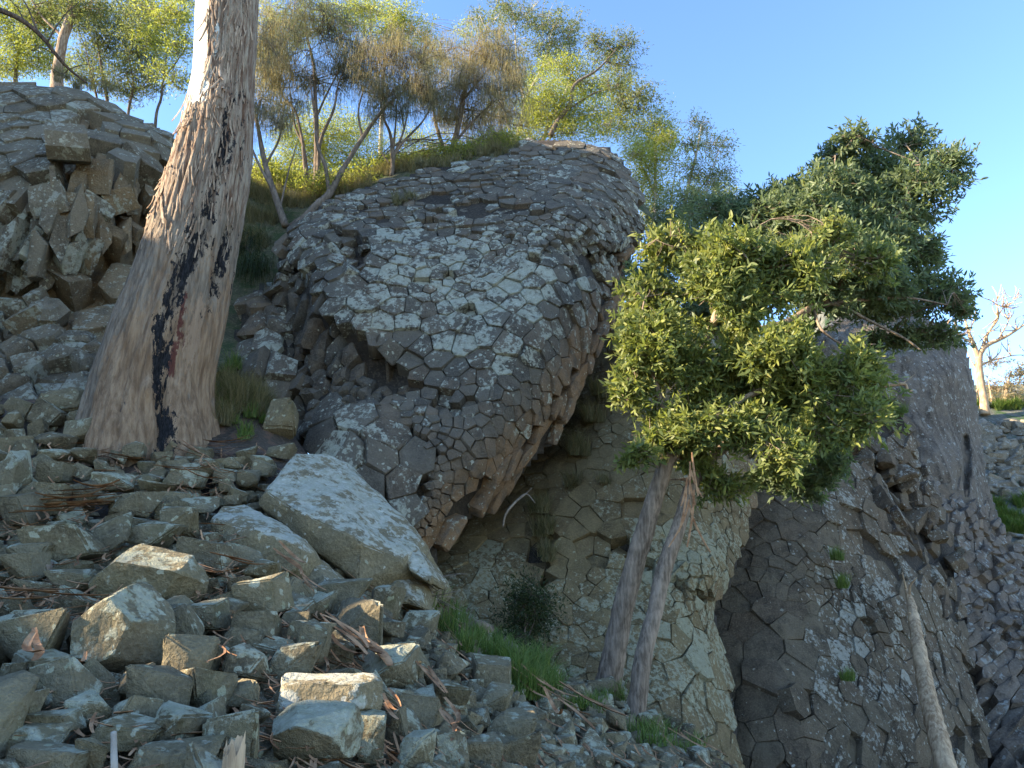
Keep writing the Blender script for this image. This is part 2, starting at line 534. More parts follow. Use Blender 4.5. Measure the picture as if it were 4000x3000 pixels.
def cells(fn, zone, size, axis=None, ratio=1.0, ncand=14000, seed=1, vary=0.25, hole=None):
    """Voronoi cells on the rock surface D = fn(px, py), found on the surface itself in metres."""
    r = np.random.default_rng(seed)
    zone = np.asarray(zone, float)
    mrg = size * ratio * FPX / 11.0
    lo, hi = zone.min(0) - mrg, zone.max(0) + mrg
    U = r.random((ncand * 3, 2)) * (hi - lo) + lo
    sd = sdist(zone, U[:, 0], U[:, 1])
    U = U[sd > -mrg][:ncand]
    sd = sdist(zone, U[:, 0], U[:, 1])
    e = 5.0
    P = at(U[:, 0], U[:, 1], fn(U[:, 0], U[:, 1]))
    Px = at(U[:, 0] + e, U[:, 1], fn(U[:, 0] + e, U[:, 1])) - P
    Py = at(U[:, 0], U[:, 1] + e, fn(U[:, 0], U[:, 1] + e)) - P
    N = np.cross(Py, Px)
    N /= np.linalg.norm(N, axis=1)[:, None] + 1e-12
    N[(N * (P - [0, 0, CZ])).sum(1) > 0] *= -1
    if axis is None:
        axis = np.array([0, 0, 1.0])
    axis = np.asarray(axis, float) / np.linalg.norm(axis)
    k = 1 - 1 / ratio
    Q = P - k * (P @ axis)[:, None] * axis
    A2 = np.cross(Py - k * (Py @ axis)[:, None] * axis, Px - k * (Px @ axis)[:, None] * axis)
    NQ = A2 / (np.linalg.norm(A2, axis=1)[:, None] + 1e-12)
    loc = size * (1 + vary * vnoise(P * 0.8 + seed) * 1.6)
    buckets, acc = {}, []
    cs = size * 1.4
    for i in range(len(U)):
        q = Q[i]
        c = (int(q[0] // cs), int(q[1] // cs), int(q[2] // cs))
        ok, li = True, loc[i] ** 2 * 0.72
        for a in (-1, 0, 1):
            for b in (-1, 0, 1):
                for d in (-1, 0, 1):
                    for j in buckets.get((c[0] + a, c[1] + b, c[2] + d), ()):
                        w = Q[j] - q
                        if w @ w < li:
                            ok = False
                            break
                    if not ok: break
                if not ok: break
            if not ok: break
        if ok:
            buckets.setdefault(c, []).append(i)
            acc.append(i)
    kd = kdtree.KDTree(len(acc))
    for t, i in enumerate(acc):
        kd.insert(Q[i], t)
    kd.balance()
    res = []
    for t, i in enumerate(acc):
        if sd[i] < 0 or (hole is not None and hole(U[i, 0], U[i, 1])):
            continue
        nq = NQ[i]
        e1 = np.cross(nq, [0.21, 0.93, 0.3])
        e1 /= np.linalg.norm(e1)
        e2 = np.cross(nq, e1)
        R = loc[i] * 1.05
        poly = [(R * math.cos(x), R * math.sin(x)) for x in np.linspace(0, 2 * math.pi, 9)[:-1] + r.random() * 0.7]
        for co, j, dd in kd.find_n(Q[i], 15):
            if j == t:
                continue
            w = np.array(co) - Q[i]
            a, b = w @ e1, w @ e2
            L = math.hypot(a, b)
            if L < 1e-6:
                continue
            poly = clip_poly(poly, (a / 2, b / 2), a / L, b / L)
            if len(poly) < 3:
                break
        if len(poly) < 3:
            continue
        # drop very short edges
        pp = []
        for s in range(len(poly)):
            a, b = poly[s], poly[(s + 1) % len(poly)]
            if math.hypot(a[0] - b[0], a[1] - b[1]) > 0.10 * size:
                pp.append(a)
        if len(pp) < 4:
            continue
        V = Q[i] + np.array([a * e1 + b * e2 for a, b in pp])
        V = V + (V @ axis)[:, None] * axis * (ratio - 1)
        # keep the winding outward
        n = N[i]
        c = V.mean(0)
        if np.cross(V[0] - c, V[1] - c) @ n < 0:
            V = V[::-1]
        res.append((P[i], n, V, U[i]))
    return res

def stone_geo(V, n, h, gap, bev, dep, tilt, r, rag=0.012, flare=0.0):
    c = V.mean(0)
    d = V - c
    L = np.linalg.norm(d, axis=1)[:, None]
    u = d / (L + 1e-9)
    mr = L.mean()
    gap, bev = min(gap, mr * 0.2), min(bev, mr * 0.3)
    til = (d @ tilt)[:, None]
    j = lambda s: (r.random((len(V), 1)) - 0.5) * 2 * s
    k = len(V)
    R0 = c + d * (1 - flare) - n * dep
    R1 = c + u * (L - gap) + n * (h - bev * 0.9 + til) + u * j(rag)
    R2 = c + u * (L - gap - bev) + n * (h + til + j(rag * 0.8))
    R3 = c + d * 0.5 + n * (h + til * 0.5 + bev * 0.35 + j(rag))
    C = c + n * (h + bev * 0.4 + (r.random() - 0.5) * rag)
    W = np.concatenate([R0, R1, R2, R3, [C]])
    i = np.arange(k)
    q = [np.stack([i + s * k, (i + 1) % k + s * k, (i + 1) % k + (s + 1) * k, i + (s + 1) * k], -1) for s in range(3)]
    tri = np.stack([i + 3 * k, (i + 1) % k + 3 * k, np.full(k, 4 * k)], -1)
    return W, np.concatenate(q), tri

def base_body(name, fn, outline, mat, root, off=0.28, back=3.5, step=26, warm=0.0, lich=0.0, flute=0.0):
    """The rock mass behind the stones: the surface sunk by the joint depth and carried on backwards as a solid."""
    outline = np.asarray(outline, float)
    lo, hi = outline.min(0) - step, outline.max(0) + step
    U, Vv = np.meshgrid(np.arange(lo[0], hi[0], step), np.arange(lo[1], hi[1], step))
    sd = sdist(outline, U, Vv)
    D = fn(U, Vv)
    P = at(U, Vv, D + off)
    P = P + 0.06 * fbm(P * 2.1, 3)[..., None]
    if flute:
        P = P - np.array([0.3, 1.0, 0]) * (flute * fbm(P * [2.6, 2.6, 0.45], 5) + 0.35 * flute * fbm(P * [7, 7, 2.0], 3))[..., None]
    ins = (sd > -6)
    ny, nx = U.shape
    idx = np.arange(nx * ny).reshape(ny, nx)
    q = np.stack([idx[:-1, :-1], idx[:-1, 1:], idx[1:, 1:], idx[1:, :-1]], -1).reshape(-1, 4)
    q = q[ins.ravel()[q].all(1)]
    used = np.unique(q)
    e = np.concatenate([q[:, [0, 1]], q[:, [1, 2]], q[:, [2, 3]], q[:, [3, 0]]])
    keys = {}
    for a, b in e:
        keys[(min(a, b), max(a, b))] = keys.get((min(a, b), max(a, b)), 0) + 1
    Pf = P.reshape(-1, 3)
    mb = MB()
    remap = -np.ones(nx * ny, int)
    remap[used] = np.arange(len(used))
    bnd = [(a, b) for a, b in e if keys[(min(a, b), max(a, b))] == 1]
    bv = sorted({v for ab in bnd for v in ab})
    bi = {v: i for i, v in enumerate(bv)}
    cen = Pf[used].mean(0)
    nb = len(used)
    B0 = Pf[bv]
    rings = []
    for s in (0.3, 0.65, 1.0):
        dirv = B0 - np.array([0, 0, CZ])
        dirv /= np.linalg.norm(dirv, axis=1)[:, None]
        pull = (cen - B0) * np.array([1, 0, 1])
        rings.append(B0 + dirv * back * s + pull * (0.22 * s * s) + 0.12 * fbm(B0 * 1.5 + s, 3)[:, None])
    Vall = np.concatenate([Pf[used]] + rings)
    F = [remap[q]]
    m = len(bv)
    prev = np.array([remap[v] for v in bv])
    for s in range(3):
        cur = nb + s * m + np.arange(m)
        F.append(np.array([[prev[bi[a]], cur[bi[a]], cur[bi[b]], prev[bi[b]]] for a, b in bnd]))
        prev = cur
    mb.add(Vall, *F, rnd=0.5, warm=warm, lich=lich)
    return part(mb, name, mat, root, smooth=True)

def build_outcrop(root, mat, zones, max_parts=300):
    """zones: dicts with fn, zone, size and shape numbers; every cell becomes a stone."""
    allst = []
    for zi, z in enumerate(zones):
        r = np.random.default_rng(100 + zi)
        cl = cells(z['fn'], z['zone'], z['size'], z.get('axis'), z.get('ratio', 1.0), z.get('ncand', 14000), z.get('seed', zi + 1), z.get('vary', 0.25), z.get('hole'))
        for P, n, V, u in cl:
            h = z.get('amp', 0.02) * r.normal() + z.get('wave', 0.04) * vnoise(P[None] * 1.1)[0]
            dv = vnoise(P[None] * z.get('dropsc', 1.6) + 31)[0]
            if dv > z.get('dropat', 0.62) or r.random() < z.get('droprand', 0.02):
                h -= z.get('drop', 0.16) * (0.6 + 0.8 * r.random())
            tl = r.normal(size=3) * z.get('tilt', 0.05)
            tl = tl + np.array([0, 0, -1.0]) * z.get('shingle', 0.05)
            W, q, tri = stone_geo(V, n, h, z.get('gap', 0.011), z.get('bev', 0.022), z.get('dep', 0.36), tl, r, z.get('rag', 0.012), z.get('flare', 0.0))
            wm = z['warm'](u[0], u[1]) if callable(z.get('warm')) else z.get('warm', 0.0)
            lc = z['lich'](u[0], u[1]) if callable(z.get('lich')) else z.get('lich', 0.0)
            pp = pix(V)
            ar = 0.5 * abs(np.sum(pp[:, 0] * np.roll(pp[:, 1], 1) - pp[:, 1] * np.roll(pp[:, 0], 1)))
            cx, cy = pp.mean(0)
            vis = -60 < cx < 4060 and -60 < cy < 3060
            allst.append((ar if vis else -1, P, W, q, tri, (r.random() * z.get('rnd', 1.0)), wm + 0.25 * r.random() ** 3, lc + 0.30 * r.normal()))
    allst.sort(key=lambda s: -s[0])
    rest = MB()
    for k, (ar, P, W, q, tri, a, b, c) in enumerate(allst):
        if k < max_parts and ar > 0:
            mb = MB()
            mb.add(W, q, tri, rnd=a, warm=b, lich=c)
            mb.build('stone', mat, root, origin=tuple(P), loc=tuple(P - np.array(root.location)), smooth=True, sharp=38)
        else:
            rest.add(W, q, tri, rnd=a, warm=b, lich=c)
    if rest.n:
        tag(part(rest, 'small_stones', mat, root, smooth=True, sharp=38), kind='stuff')
    return len(allst)

def dfield(ctrl, dents=(), lam=2e-3):
    c = np.array(ctrl, float)
    f = TPS(c[:, :2], c[:, 2], lam, 1000.0)
    def fn(u, v):
        d = f(u, v)
        for poly, dd, soft in dents:
            d = d + dd * sstep(-soft * 0.3, soft, sdist(poly, u, v))
        return d
    return fn

def blob(*gs):
    """Sum of soft spots (px, py, rx, ry, height)."""
    def f(u, v):
        s = 0.0
        for x, y, rx, ry, h in gs:
            s += h * math.exp(-((u - x) / rx) ** 2 - ((v - y) / ry) ** 2)
        return s
    return f

# --- the bulging dome in the middle
OUT_B = [(1060, 1180), (1075, 1000), (1110, 900), (1250, 800), (1400, 740), (1560, 690), (1750, 645), (1930, 615), (2050, 555), (2200, 548), (2400, 572), (2440, 640), (2515, 720),
         (2500, 820), (2515, 900), (2480, 1000), (2450, 1120), (2410, 1220), (2370, 1310), (2320, 1420), (2270, 1540), (2190, 1690), (2090, 1810), (1970, 1930), (1850, 2035), (1730, 2150), (1690, 2250),
         (1640, 2190), (1560, 2080), (1400, 1920), (1250, 1790), (1150, 1720), (1200, 1600), (1130, 1500), (1080, 1380)]
C_B = [(1110, 900, 13.2), (1400, 740, 14.2), (1750, 640, 15.0), (2050, 550, 15.7), (2300, 550, 15.8), (2440, 640, 15.5), (2520, 800, 15.0), (2500, 1000, 14.2), (2420, 1200, 13.5),
       (2330, 1400, 12.8), (2220, 1650, 12.1), (2060, 1840, 11.5), (1850, 2035, 10.8), (1700, 2220, 10.4), (2380, 800, 13.5), (2330, 1000, 12.7), (2250, 1200, 12.0), (2150, 1400, 11.4),
       (2020, 1600, 10.8), (1850, 1800, 10.3), (1700, 1980, 10.1), (1900, 800, 13.2), (1900, 1000, 12.2), (1850, 1200, 11.5), (1800, 1400, 11.0), (1750, 1600, 10.6), (1600, 1800, 10.1),
       (1500, 850, 13.0), (1300, 900, 12.6), (1400, 1100, 11.7), (1200, 1050, 12.1), (1080, 1050, 12.9), (1060, 1250, 12.7), (1150, 1250, 11.9), (1400, 1300, 11.2), (1500, 1500, 10.9),
       (1090, 1450, 12.3), (1200, 1500, 11.4), (1300, 1620, 10.5), (1400, 1750, 9.9), (1250, 1750, 10.3), (1160, 1700, 10.8), (1500, 1950, 9.85), (1620, 2120, 9.95)]
HOLLOW = [(1090, 1150), (1180, 1120), (1290, 1240), (1420, 1330), (1560, 1400), (1620, 1500), (1560, 1570), (1400, 1575), (1230, 1560), (1130, 1450)]
NOTCH1 = [(1105, 1050), (1200, 1050), (1215, 1130), (1180, 1170), (1110, 1150)]
NOTCH2 = [(1310, 915), (1380, 910), (1450, 1010), (1400, 1060), (1320, 1000)]
NOTCH3 = [(2270, 980), (2420, 960), (2470, 1050), (2380, 1190), (2330, 1120)]
f_B = dfield(C_B, [(HOLLOW, 0.28, 70), (NOTCH1, 0.45, 25), (NOTCH2, 0.4, 25), (NOTCH3, 0.35, 25)])
lip = np.array([(2500, 900), (2440, 1120), (2370, 1310), (2270, 1540), (2190, 1690), (1970, 1930), (1850, 2035), (1730, 2150), (1690, 2250)], float)
def warm_B(u, v):
    d = float(line_dist(lip, np.array(u), np.array(v), closed=False))
    return 0.9 * float(1 - sstep(20, 210, d)) * float(sstep(900, 1400, v)) + 0.25 * float(sstep(1500, 1900, v)) * float(1 - sstep(1300, 1700, 3100 - u - 0))
lich_B = blob((1780, 1130, 560, 330, 0.55), (1950, 1150, 200, 200, 0.35), (1450, 1030, 180, 140, 0.3), (1350, 1800, 260, 250, 0.35), (1620, 1020, 160, 120, 0.2), (1800, 730, 500, 140, -0.3), (1750, 1760, 300, 260, -0.65), (2150, 800, 300, 200, 0.15), (1350, 1480, 260, 90, -0.4))
LOWDOME = [(1150, 1720), (1210, 1610), (1300, 1580), (1560, 1585), (1600, 1660), (1660, 1720), (1680, 1900), (1600, 2100), (1560, 2080), (1400, 1920), (1250, 1790)]
LIP = [(2470, 930), (2400, 1100), (2320, 1290), (2215, 1510), (2110, 1660), (1895, 1885), (1780, 1995), (1650, 2120), (1690, 2250), (1730, 2150), (1850, 2035), (1970, 1930), (2090, 1810), (2190, 1690), (2270, 1540), (2320, 1420), (2370, 1310), (2410, 1220), (2450, 1120), (2490, 1000)]
in_hollow = lambda u, v: bool(inside(HOLLOW, np.array(u), np.array(v))) or bool(inside(LOWDOME, np.array(u), np.array(v))) or bool(inside(LIP, np.array(u), np.array(v)))
bulge = thing('rock_outcrop', at(1750, 1700, 12.0) * [1, 1, 0] + [0, 0, 1.0], 'big bulging grey basalt dome paved with polygonal stones in the middle of the gully', 'rock outcrop')
base_body('bedrock', f_B, OUT_B, M['joint'], bulge, back=4.0, warm=0.6)
nb = build_outcrop(bulge, M['bulge'], [
    dict(fn=f_B, zone=OUT_B, size=0.272, vary=0.42, gap=0.008, bev=0.010, amp=0.011, wave=0.07, tilt=0.045, shingle=0.045, hole=in_hollow, warm=warm_B, lich=lich_B, dropat=0.56, dropsc=1.3, drop=0.15, droprand=0.03, ncand=30000),
    dict(fn=f_B, zone=HOLLOW, size=0.2, axis=(0.1, -0.3, 1), ratio=2.8, amp=0.07, wave=0.15, tilt=0.14, warm=0.0, rnd=0.25, lich=lambda u, v: -0.5, drop=0.3, droprand=0.1, bev=0.05, rag=0.03, seed=7),
    dict(fn=f_B, zone=LIP, size=0.17, axis=(-0.55, -0.25, -0.8), ratio=3.4, amp=0.05, wave=0.12, tilt=0.12, warm=0.85, lich=-0.3, drop=0.2, droprand=0.15, bev=0.02, rag=0.02, gap=0.005, seed=8),
    dict(fn=f_B, zone=LOWDOME, size=0.50, amp=0.006, wave=0.03, tilt=0.02, shingle=0.0, gap=0.006, bev=0.015, warm=0.03, lich=lich_B, dropat=0.9, droprand=0.0, seed=9)])

# --- the shoulder of dark rock in the gully beside the dome
OUT_S = [(860, 1660), (880, 1420), (930, 1230), (985, 1120), (1060, 1080), (1130, 1150), (1170, 1400), (1230, 1570), (1270, 1730), (1180, 1780), (1060, 1700)]
f_S = dfield([(870, 1560, 11.9), (900, 1350, 12.6), (1000, 1110, 13.2), (1100, 1150, 13.2), (1000, 1350, 12.0), (1100, 1500, 11.7), (1200, 1560, 11.9), (1050, 1200, 12.5), (950, 1450, 11.9), (1180, 1760, 11.6)])
shoulder = thing('rock_outcrop', at(1020, 1500, 12.4), 'low dark weathered rock shoulder between the grass tussock and the bulging dome', 'rock outcrop')
base_body('bedrock', f_S, OUT_S, M['joint'], shoulder, back=2.0)
build_outcrop(shoulder, M['bulge'], [dict(fn=f_S, zone=OUT_S, size=0.5, amp=0.04, tilt=0.10, vary=0.4, warm=0.1, lich=lambda u, v: 0.2, ncand=3000, rag=0.05, bev=0.05, droprand=0.08)])

# --- the fluted outcrop on the left
OUT_L = [(-560, 330), (-300, 300), (0, 315), (100, 318), (300, 350), (400, 395), (520, 465), (590, 480), (665, 525), (680, 600), (650, 720), (640, 900), (600, 1100), (540, 1300), (450, 1500), (420, 1600), (-560, 1640)]
C_L = [(-560, 330, 13.2), (-560, 800, 11.6), (-560, 1250, 11.2), (-560, 1620, 10.2), (-300, 1000, 11.3), (-110, 330, 13.5), (100, 318, 13.8), (300, 350, 13.9), (520, 465, 13.9), (665, 525, 14.0), (680, 640, 13.8), (100, 480, 12.6), (350, 520, 12.5), (550, 600, 12.6), (-100, 700, 11.5), (150, 750, 11.4),
       (400, 750, 11.7), (600, 760, 12.5), (100, 900, 11.3), (300, 950, 11.6), (500, 900, 12.5), (150, 1100, 11.5), (350, 1150, 12.0), (560, 1100, 12.2), (0, 1250, 11.4), (300, 1300, 11.3), (500, 1250, 11.7),
       (100, 1450, 10.5), (350, 1480, 10.5), (-100, 1560, 10.0), (200, 1580, 10.1), (420, 1590, 10.4)]
FISS = [(345, 500), (372, 470), (372, 640), (385, 760), (430, 900), (410, 905), (362, 780), (345, 640)]
RUST = [(640, 880), (560, 900), (430, 990), (300, 1110), (180, 1170), (200, 1260), (330, 1300), (470, 1270), (540, 1190)]
UNDER = [(430, 640), (540, 650), (640, 700), (620, 900), (540, 890), (440, 930), (390, 780)]
CAV1 = [(-110, 1000), (60, 1000), (170, 1040), (170, 1170), (60, 1200), (-110, 1180)]
CAV2 = [(260, 690), (330, 690), (330, 800), (270, 790)]
f_L = dfield(C_L, [(FISS, 1.2, 14), (UNDER, 0.4, 60), (CAV1, 0.45, 40), (CAV2, 0.4, 30), (RUST, 0.25, 40)])
TOPL = [(-560, 330), (-300, 300), (100, 318), (300, 350), (520, 465), (665, 525), (680, 600), (640, 690), (520, 690), (430, 640), (350, 720), (250, 740), (120, 720), (-560, 760)]
MIDL = [(-560, 760), (120, 720), (250, 740), (350, 720), (430, 640), (520, 690), (640, 690), (650, 720), (640, 880), (560, 900), (430, 990), (300, 1110), (180, 1170), (60, 1200), (-560, 1190)]
LOWL = [(-560, 1190), (60, 1200), (180, 1170), (200, 1260), (330, 1300), (470, 1270), (540, 1190), (600, 1100), (540, 1300), (450, 1500), (420, 1600), (-560, 1640)]
left = thing('rock_outcrop', at(150, 1550, 12.5), 'tall brownish outcrop with cracked cap and fluted hollows behind the eucalyptus trunk', 'rock outcrop')
base_body('bedrock', f_L, OUT_L, M['left_rock'], left, off=0.5, back=4.0, step=20, warm=0.8)
build_outcrop(left, M['left_rock'], [
    dict(fn=f_L, zone=TOPL, dep=0.6, size=0.52, vary=0.6, amp=0.015, wave=0.14, tilt=0.035, shingle=0.09, gap=0.006, warm=0.0, lich=0.2, drop=0.22, droprand=0.05, bev=0.010, rag=0.012, seed=21, ncand=9000),
    dict(fn=f_L, zone=MIDL, size=0.18, axis=(0.12, -0.15, 1), ratio=3.6, amp=0.035, wave=0.2, dep=0.6, tilt=0.07, gap=0.003, shingle=0.06, warm=lambda u, v: 0.05 + 0.6 * (u > 380), lich=lambda u, v: 0.5 - 0.8 * (u > 400), drop=0.3, droprand=0.09, bev=0.015, rag=0.02, seed=22, ncand=24000),
    dict(fn=f_L, zone=RUST, dep=0.6, size=0.8, amp=0.015, tilt=0.02, warm=0.5, lich=0.35, gap=0.004, bev=0.015, droprand=0, dropat=2, seed=23, ncand=2500),
    dict(fn=f_L, zone=LOWL, dep=0.6, size=0.42, vary=0.5, amp=0.04, wave=0.15, tilt=0.08, gap=0.006, warm=0.05, lich=0.25, drop=0.22, droprand=0.12, bev=0.05, rag=0.05, seed=24, ncand=8000)])

# --- the paved wall below and right of the dome
OUT_W = [(1580, 2330), (1620, 2190), (1750, 1990), (1900, 1830), (2050, 1680), (2180, 1500), (2300, 1300), (2420, 1180), (2600, 1180), (2800, 1220), (2950, 1400), (2990, 1600), (2985, 1800),
         (2960, 1900), (2915, 2050), (2890, 2180), (2840, 2320), (2795, 2370), (2800, 2450), (2832, 2600), (2850, 2700), (2880, 2800), (2888, 2950), (2900, 3090), (2400, 3090), (2100, 2850), (1850, 2600), (1700, 2450)]
C_W = [(1650, 2120, 12.2), (1880, 1850, 13.3), (2150, 1530, 14.2), (2350, 1250, 14.8), (1640, 2330, 11.0), (1720, 2260, 11.2), (1850, 2150, 11.7), (2100, 1900, 12.6), (2300, 1650, 13.2), (2450, 1450, 13.8), (2700, 1220, 14.8), (2900, 1350, 15.0), (2990, 1750, 14.2), (2915, 2060, 13.2),
       (2840, 2330, 12.2), (2832, 2600, 11.6), (2885, 2850, 11.0), (2900, 3090, 10.6), (2000, 2450, 10.8), (2100, 2200, 11.5), (2400, 2000, 12.0), (2400, 2400, 11.0), (2650, 2200, 11.5), (2650, 2600, 10.5),
       (2300, 2650, 10.2), (2750, 2900, 10.0), (2500, 3000, 9.6), (2800, 1800, 12.9), (2500, 1700, 12.6), (2780, 2250, 11.5), (2760, 2600, 10.8), (1850, 2400, 10.9), (2100, 2850, 9.6), (1800, 2600, 10.2)]
LEDGE = [(2380, 2130), (2520, 2160), (2640, 2280), (2790, 2330), (2830, 2420), (2700, 2330), (2560, 2250), (2450, 2220)]
f_W = dfield(C_W, [(LEDGE, 0.25, 16), ([(2100, 1900), (2140, 1900), (2160, 2330), (2110, 2330)], 0.25, 14)])
lich_W = blob((2650, 2500, 300, 420, 0.95), (2480, 2250, 120, 160, 0.5), (1900, 2250, 160, 160, 1.0), (2200, 2450, 200, 180, 0.55), (2250, 2000, 200, 260, -0.7), (2700, 2150, 180, 150, 0.8), (2150, 2180, 120, 140, -0.4))
warm_W = blob((2950, 1850, 70, 350, 0.9), (2820, 2330, 120, 90, 0.6), (2860, 2700, 60, 300, 0.4), (1980, 2000, 60, 120, 0.3))
wall = thing('rock_wall', at(2400, 2900, 11.5), 'brownish lichen crusted rock wall of polygonal stones behind the two slender trunks', 'rock face')
base_body('bedrock', f_W, OUT_W, M['joint'], wall, back=3.0)
build_outcrop(wall, M['slab_rock'], [dict(fn=f_W, zone=OUT_W, size=0.305, vary=0.4, amp=0.005, wave=0.05, tilt=0.018, shingle=0.01, gap=0.0045, bev=0.008, warm=warm_W, lich=lich_W, dropat=0.7, drop=0.12, droprand=0.012, seed=31, ncand=26000)])

# --- the dark wall to the right with its jagged flank
OUT_D = [(2740, 3090), (2740, 2300), (2850, 2000), (2900, 1800), (2960, 1600), (3080, 1420), (3250, 1330), (3400, 1400), (3480, 1500), (3560, 1640), (3610, 1800), (3680, 1950), (3720, 2080), (3740, 2250), (3770, 2400),
         (3790, 2550), (3800, 2700), (3850, 2850), (3870, 3090)]
C_D = [(2740, 2300, 13.2), (2760, 2700, 12.2), (2780, 3090, 11.5), (2850, 2000, 14.2), (2960, 1600, 15.6), (3080, 1420, 16.8), (3300, 1330, 18.3), (3480, 1500, 18.3), (3600, 1750, 17.8), (3700, 2050, 17.0), (3750, 2300, 16.2),
       (3800, 2600, 15.2), (3860, 2900, 14.2), (3870, 3090, 13.8), (3100, 1900, 14.4), (3100, 2300, 13.0), (3100, 2700, 11.8), (3400, 1900, 15.3), (3400, 2300, 13.8), (3400, 2700, 12.5), (3600, 2300, 14.6), (3650, 2800, 13.0),
       (3000, 3050, 11.2), (3500, 3050, 12.0), (3300, 1600, 16.8)]
f_D = dfield(C_D, [([(3420, 1780), (3560, 1960), (3640, 2100), (3720, 2240), (3700, 2290), (3600, 2130), (3480, 1960), (3400, 1830)], 0.5, 22), ([(2800, 2640), (2960, 2560), (3130, 2640), (3170, 2790), (3060, 2780)], -0.12, 20)])
FLANK = [(3300, 1420), (3480, 1500), (3560, 1640), (3610, 1800), (3680, 1950), (3720, 2080), (3740, 2250), (3770, 2400), (3700, 2420), (3600, 2250), (3480, 2050), (3360, 1850), (3270, 1650)]
MAIN_D = [(2740, 3090), (2740, 2300), (2850, 2000), (2900, 1800), (2960, 1600), (3080, 1420), (3250, 1330), (3300, 1420), (3270, 1650), (3360, 1850), (3480, 2050), (3600, 2250), (3700, 2420), (3770, 2400), (3790, 2550), (3800, 2700), (3850, 2850), (3870, 3090)]
lich_D = blob((3450, 2550, 330, 450, 0.55), (3650, 2200, 150, 260, 0.45), (2950, 2300, 180, 500, -0.9), (3200, 2100, 160, 200, 0.0), (3300, 1900, 150, 120, 0.35), (3050, 2850, 200, 300, -0.4), (3250, 2500, 120, 400, 0.35))
dark = thing('rock_wall', at(3250, 2950, 13.5), 'dark streaked rock wall of flat joined stones behind the bleached leaning log', 'rock face')
base_body('bedrock', f_D, OUT_D, M['joint'], dark, back=3.0)
build_outcrop(dark, M['dark_rock'], [
    dict(fn=f_D, zone=MAIN_D, size=0.36, vary=0.45, amp=0.006, wave=0.08, tilt=0.02, shingle=0.0, gap=0.004, bev=0.008, warm=blob((3500, 1900, 250, 300, 0.3), (3650, 2600, 150, 300, 0.25)), lich=lich_D, dropat=0.7, drop=0.12, seed=41, ncand=30000),
    dict(fn=f_D, zone=FLANK, gap=0.005, size=0.26, axis=(0.75, 0.1, 0.5), ratio=3.2, amp=0.05, wave=0.10, tilt=0.14, warm=0.25, lich=0.3, drop=0.2, droprand=0.08, bev=0.015, rag=0.02, seed=42, ncand=6000)])

# --- the smooth grey pillar behind
OUT_F = [(3050, 1520), (3150, 1330), (3260, 1250), (3350, 1215), (3450, 1195), (3570, 1200), (3640, 1250), (3735, 1300), (3775, 1360), (3795, 1450), (3822, 1600), (3835, 1720), (3850, 1850), (3880, 1960), (3910, 2060), (3900, 2250), (3700, 2250), (3500, 2000), (3300, 1800)]
C_F = [(3050, 1520, 23), (3250, 1260, 23), (3250, 1750, 20.5), (3450, 1190, 23.2), (3600, 1215, 22.8), (3750, 1310, 23.4), (3800, 1450, 22.9), (3840, 1750, 22.2), (3900, 2050, 21.6), (3550, 1600, 20.6), (3600, 1900, 19.6), (3720, 2150, 19.7), (3300, 1500, 20.9), (3730, 1450, 21.5), (3770, 1800, 20.6)]
f_F = dfield(C_F, [([(3760, 1700), (3780, 1690), (3800, 1800), (3770, 2000), (3755, 1900)], 0.5, 12)])
pillar = thing('rock_pillar', at(3550, 2100, 21.5), 'tall smooth pale grey rock pillar with vertical streaks beyond the dark wall', 'rock pillar')
base_body('bedrock', f_F, OUT_F, M['pillar'], pillar, off=0.0, back=5.0, step=9, flute=0.22, lich=0.25)
LOW_F = [(3380, 1720), (3480, 1680), (3600, 1800), (3740, 1900), (3880, 1990), (3910, 2080), (3900, 2250), (3700, 2250), (3500, 2000)]
build_outcrop(pillar, M['pillar'], [dict(fn=f_F, zone=LOW_F, size=0.26, axis=(0.6, 0.1, 0.7), ratio=2.6, amp=0.008, wave=0.08, tilt=0.012, gap=0.002, bev=0.012, rag=0.012, droprand=0.0, dropat=0.9, warm=0.1, lich=0.15, drop=0.1, seed=51, ncand=9000)], 160)

# --- the jagged dipping columns at the right edge
OUT_J = [(3400, 1800), (3520, 1760), (3640, 1860), (3760, 1920), (3850, 2010), (3900, 2040), (3960, 2100), (4000, 2130), (4110, 2250), (4110, 3090), (3830, 3090), (3790, 2700), (3730, 2350), (3600, 2100)]
C_J = [(3420, 1800, 19.2), (3640, 1860, 19.2), (3680, 2000, 18.3), (3900, 2040, 19.6), (4100, 2250, 19.0), (4100, 3090, 13.6), (3830, 3090, 14.6), (3900, 2600, 16.0), (3780, 2300, 17.2), (4000, 2500, 16.6), (3650, 2150, 17.8)]
f_J = dfield(C_J)
jag = thing('rock_outcrop', at(3950, 3000, 16.5), 'jagged brown outcrop of slanting columns beside the dark streaked wall', 'rock outcrop')
base_body('bedrock', f_J, OUT_J, M['dark_rock'], jag, off=0.3, back=4.0, warm=0.5)
build_outcrop(jag, M['pillar'], [dict(fn=f_J, zone=OUT_J, size=0.19, axis=(0.78, 0.15, 0.6), ratio=5.0, amp=0.06, wave=0.2, tilt=0.12, gap=0.004, warm=0.3, lich=0.2, drop=0.22, droprand=0.08, bev=0.015, rag=0.02, seed=61, ncand=26000)], 200)
import bmesh

def unit3(v):
    return v / (np.linalg.norm(v, axis=-1, keepdims=True) + 1e-9)

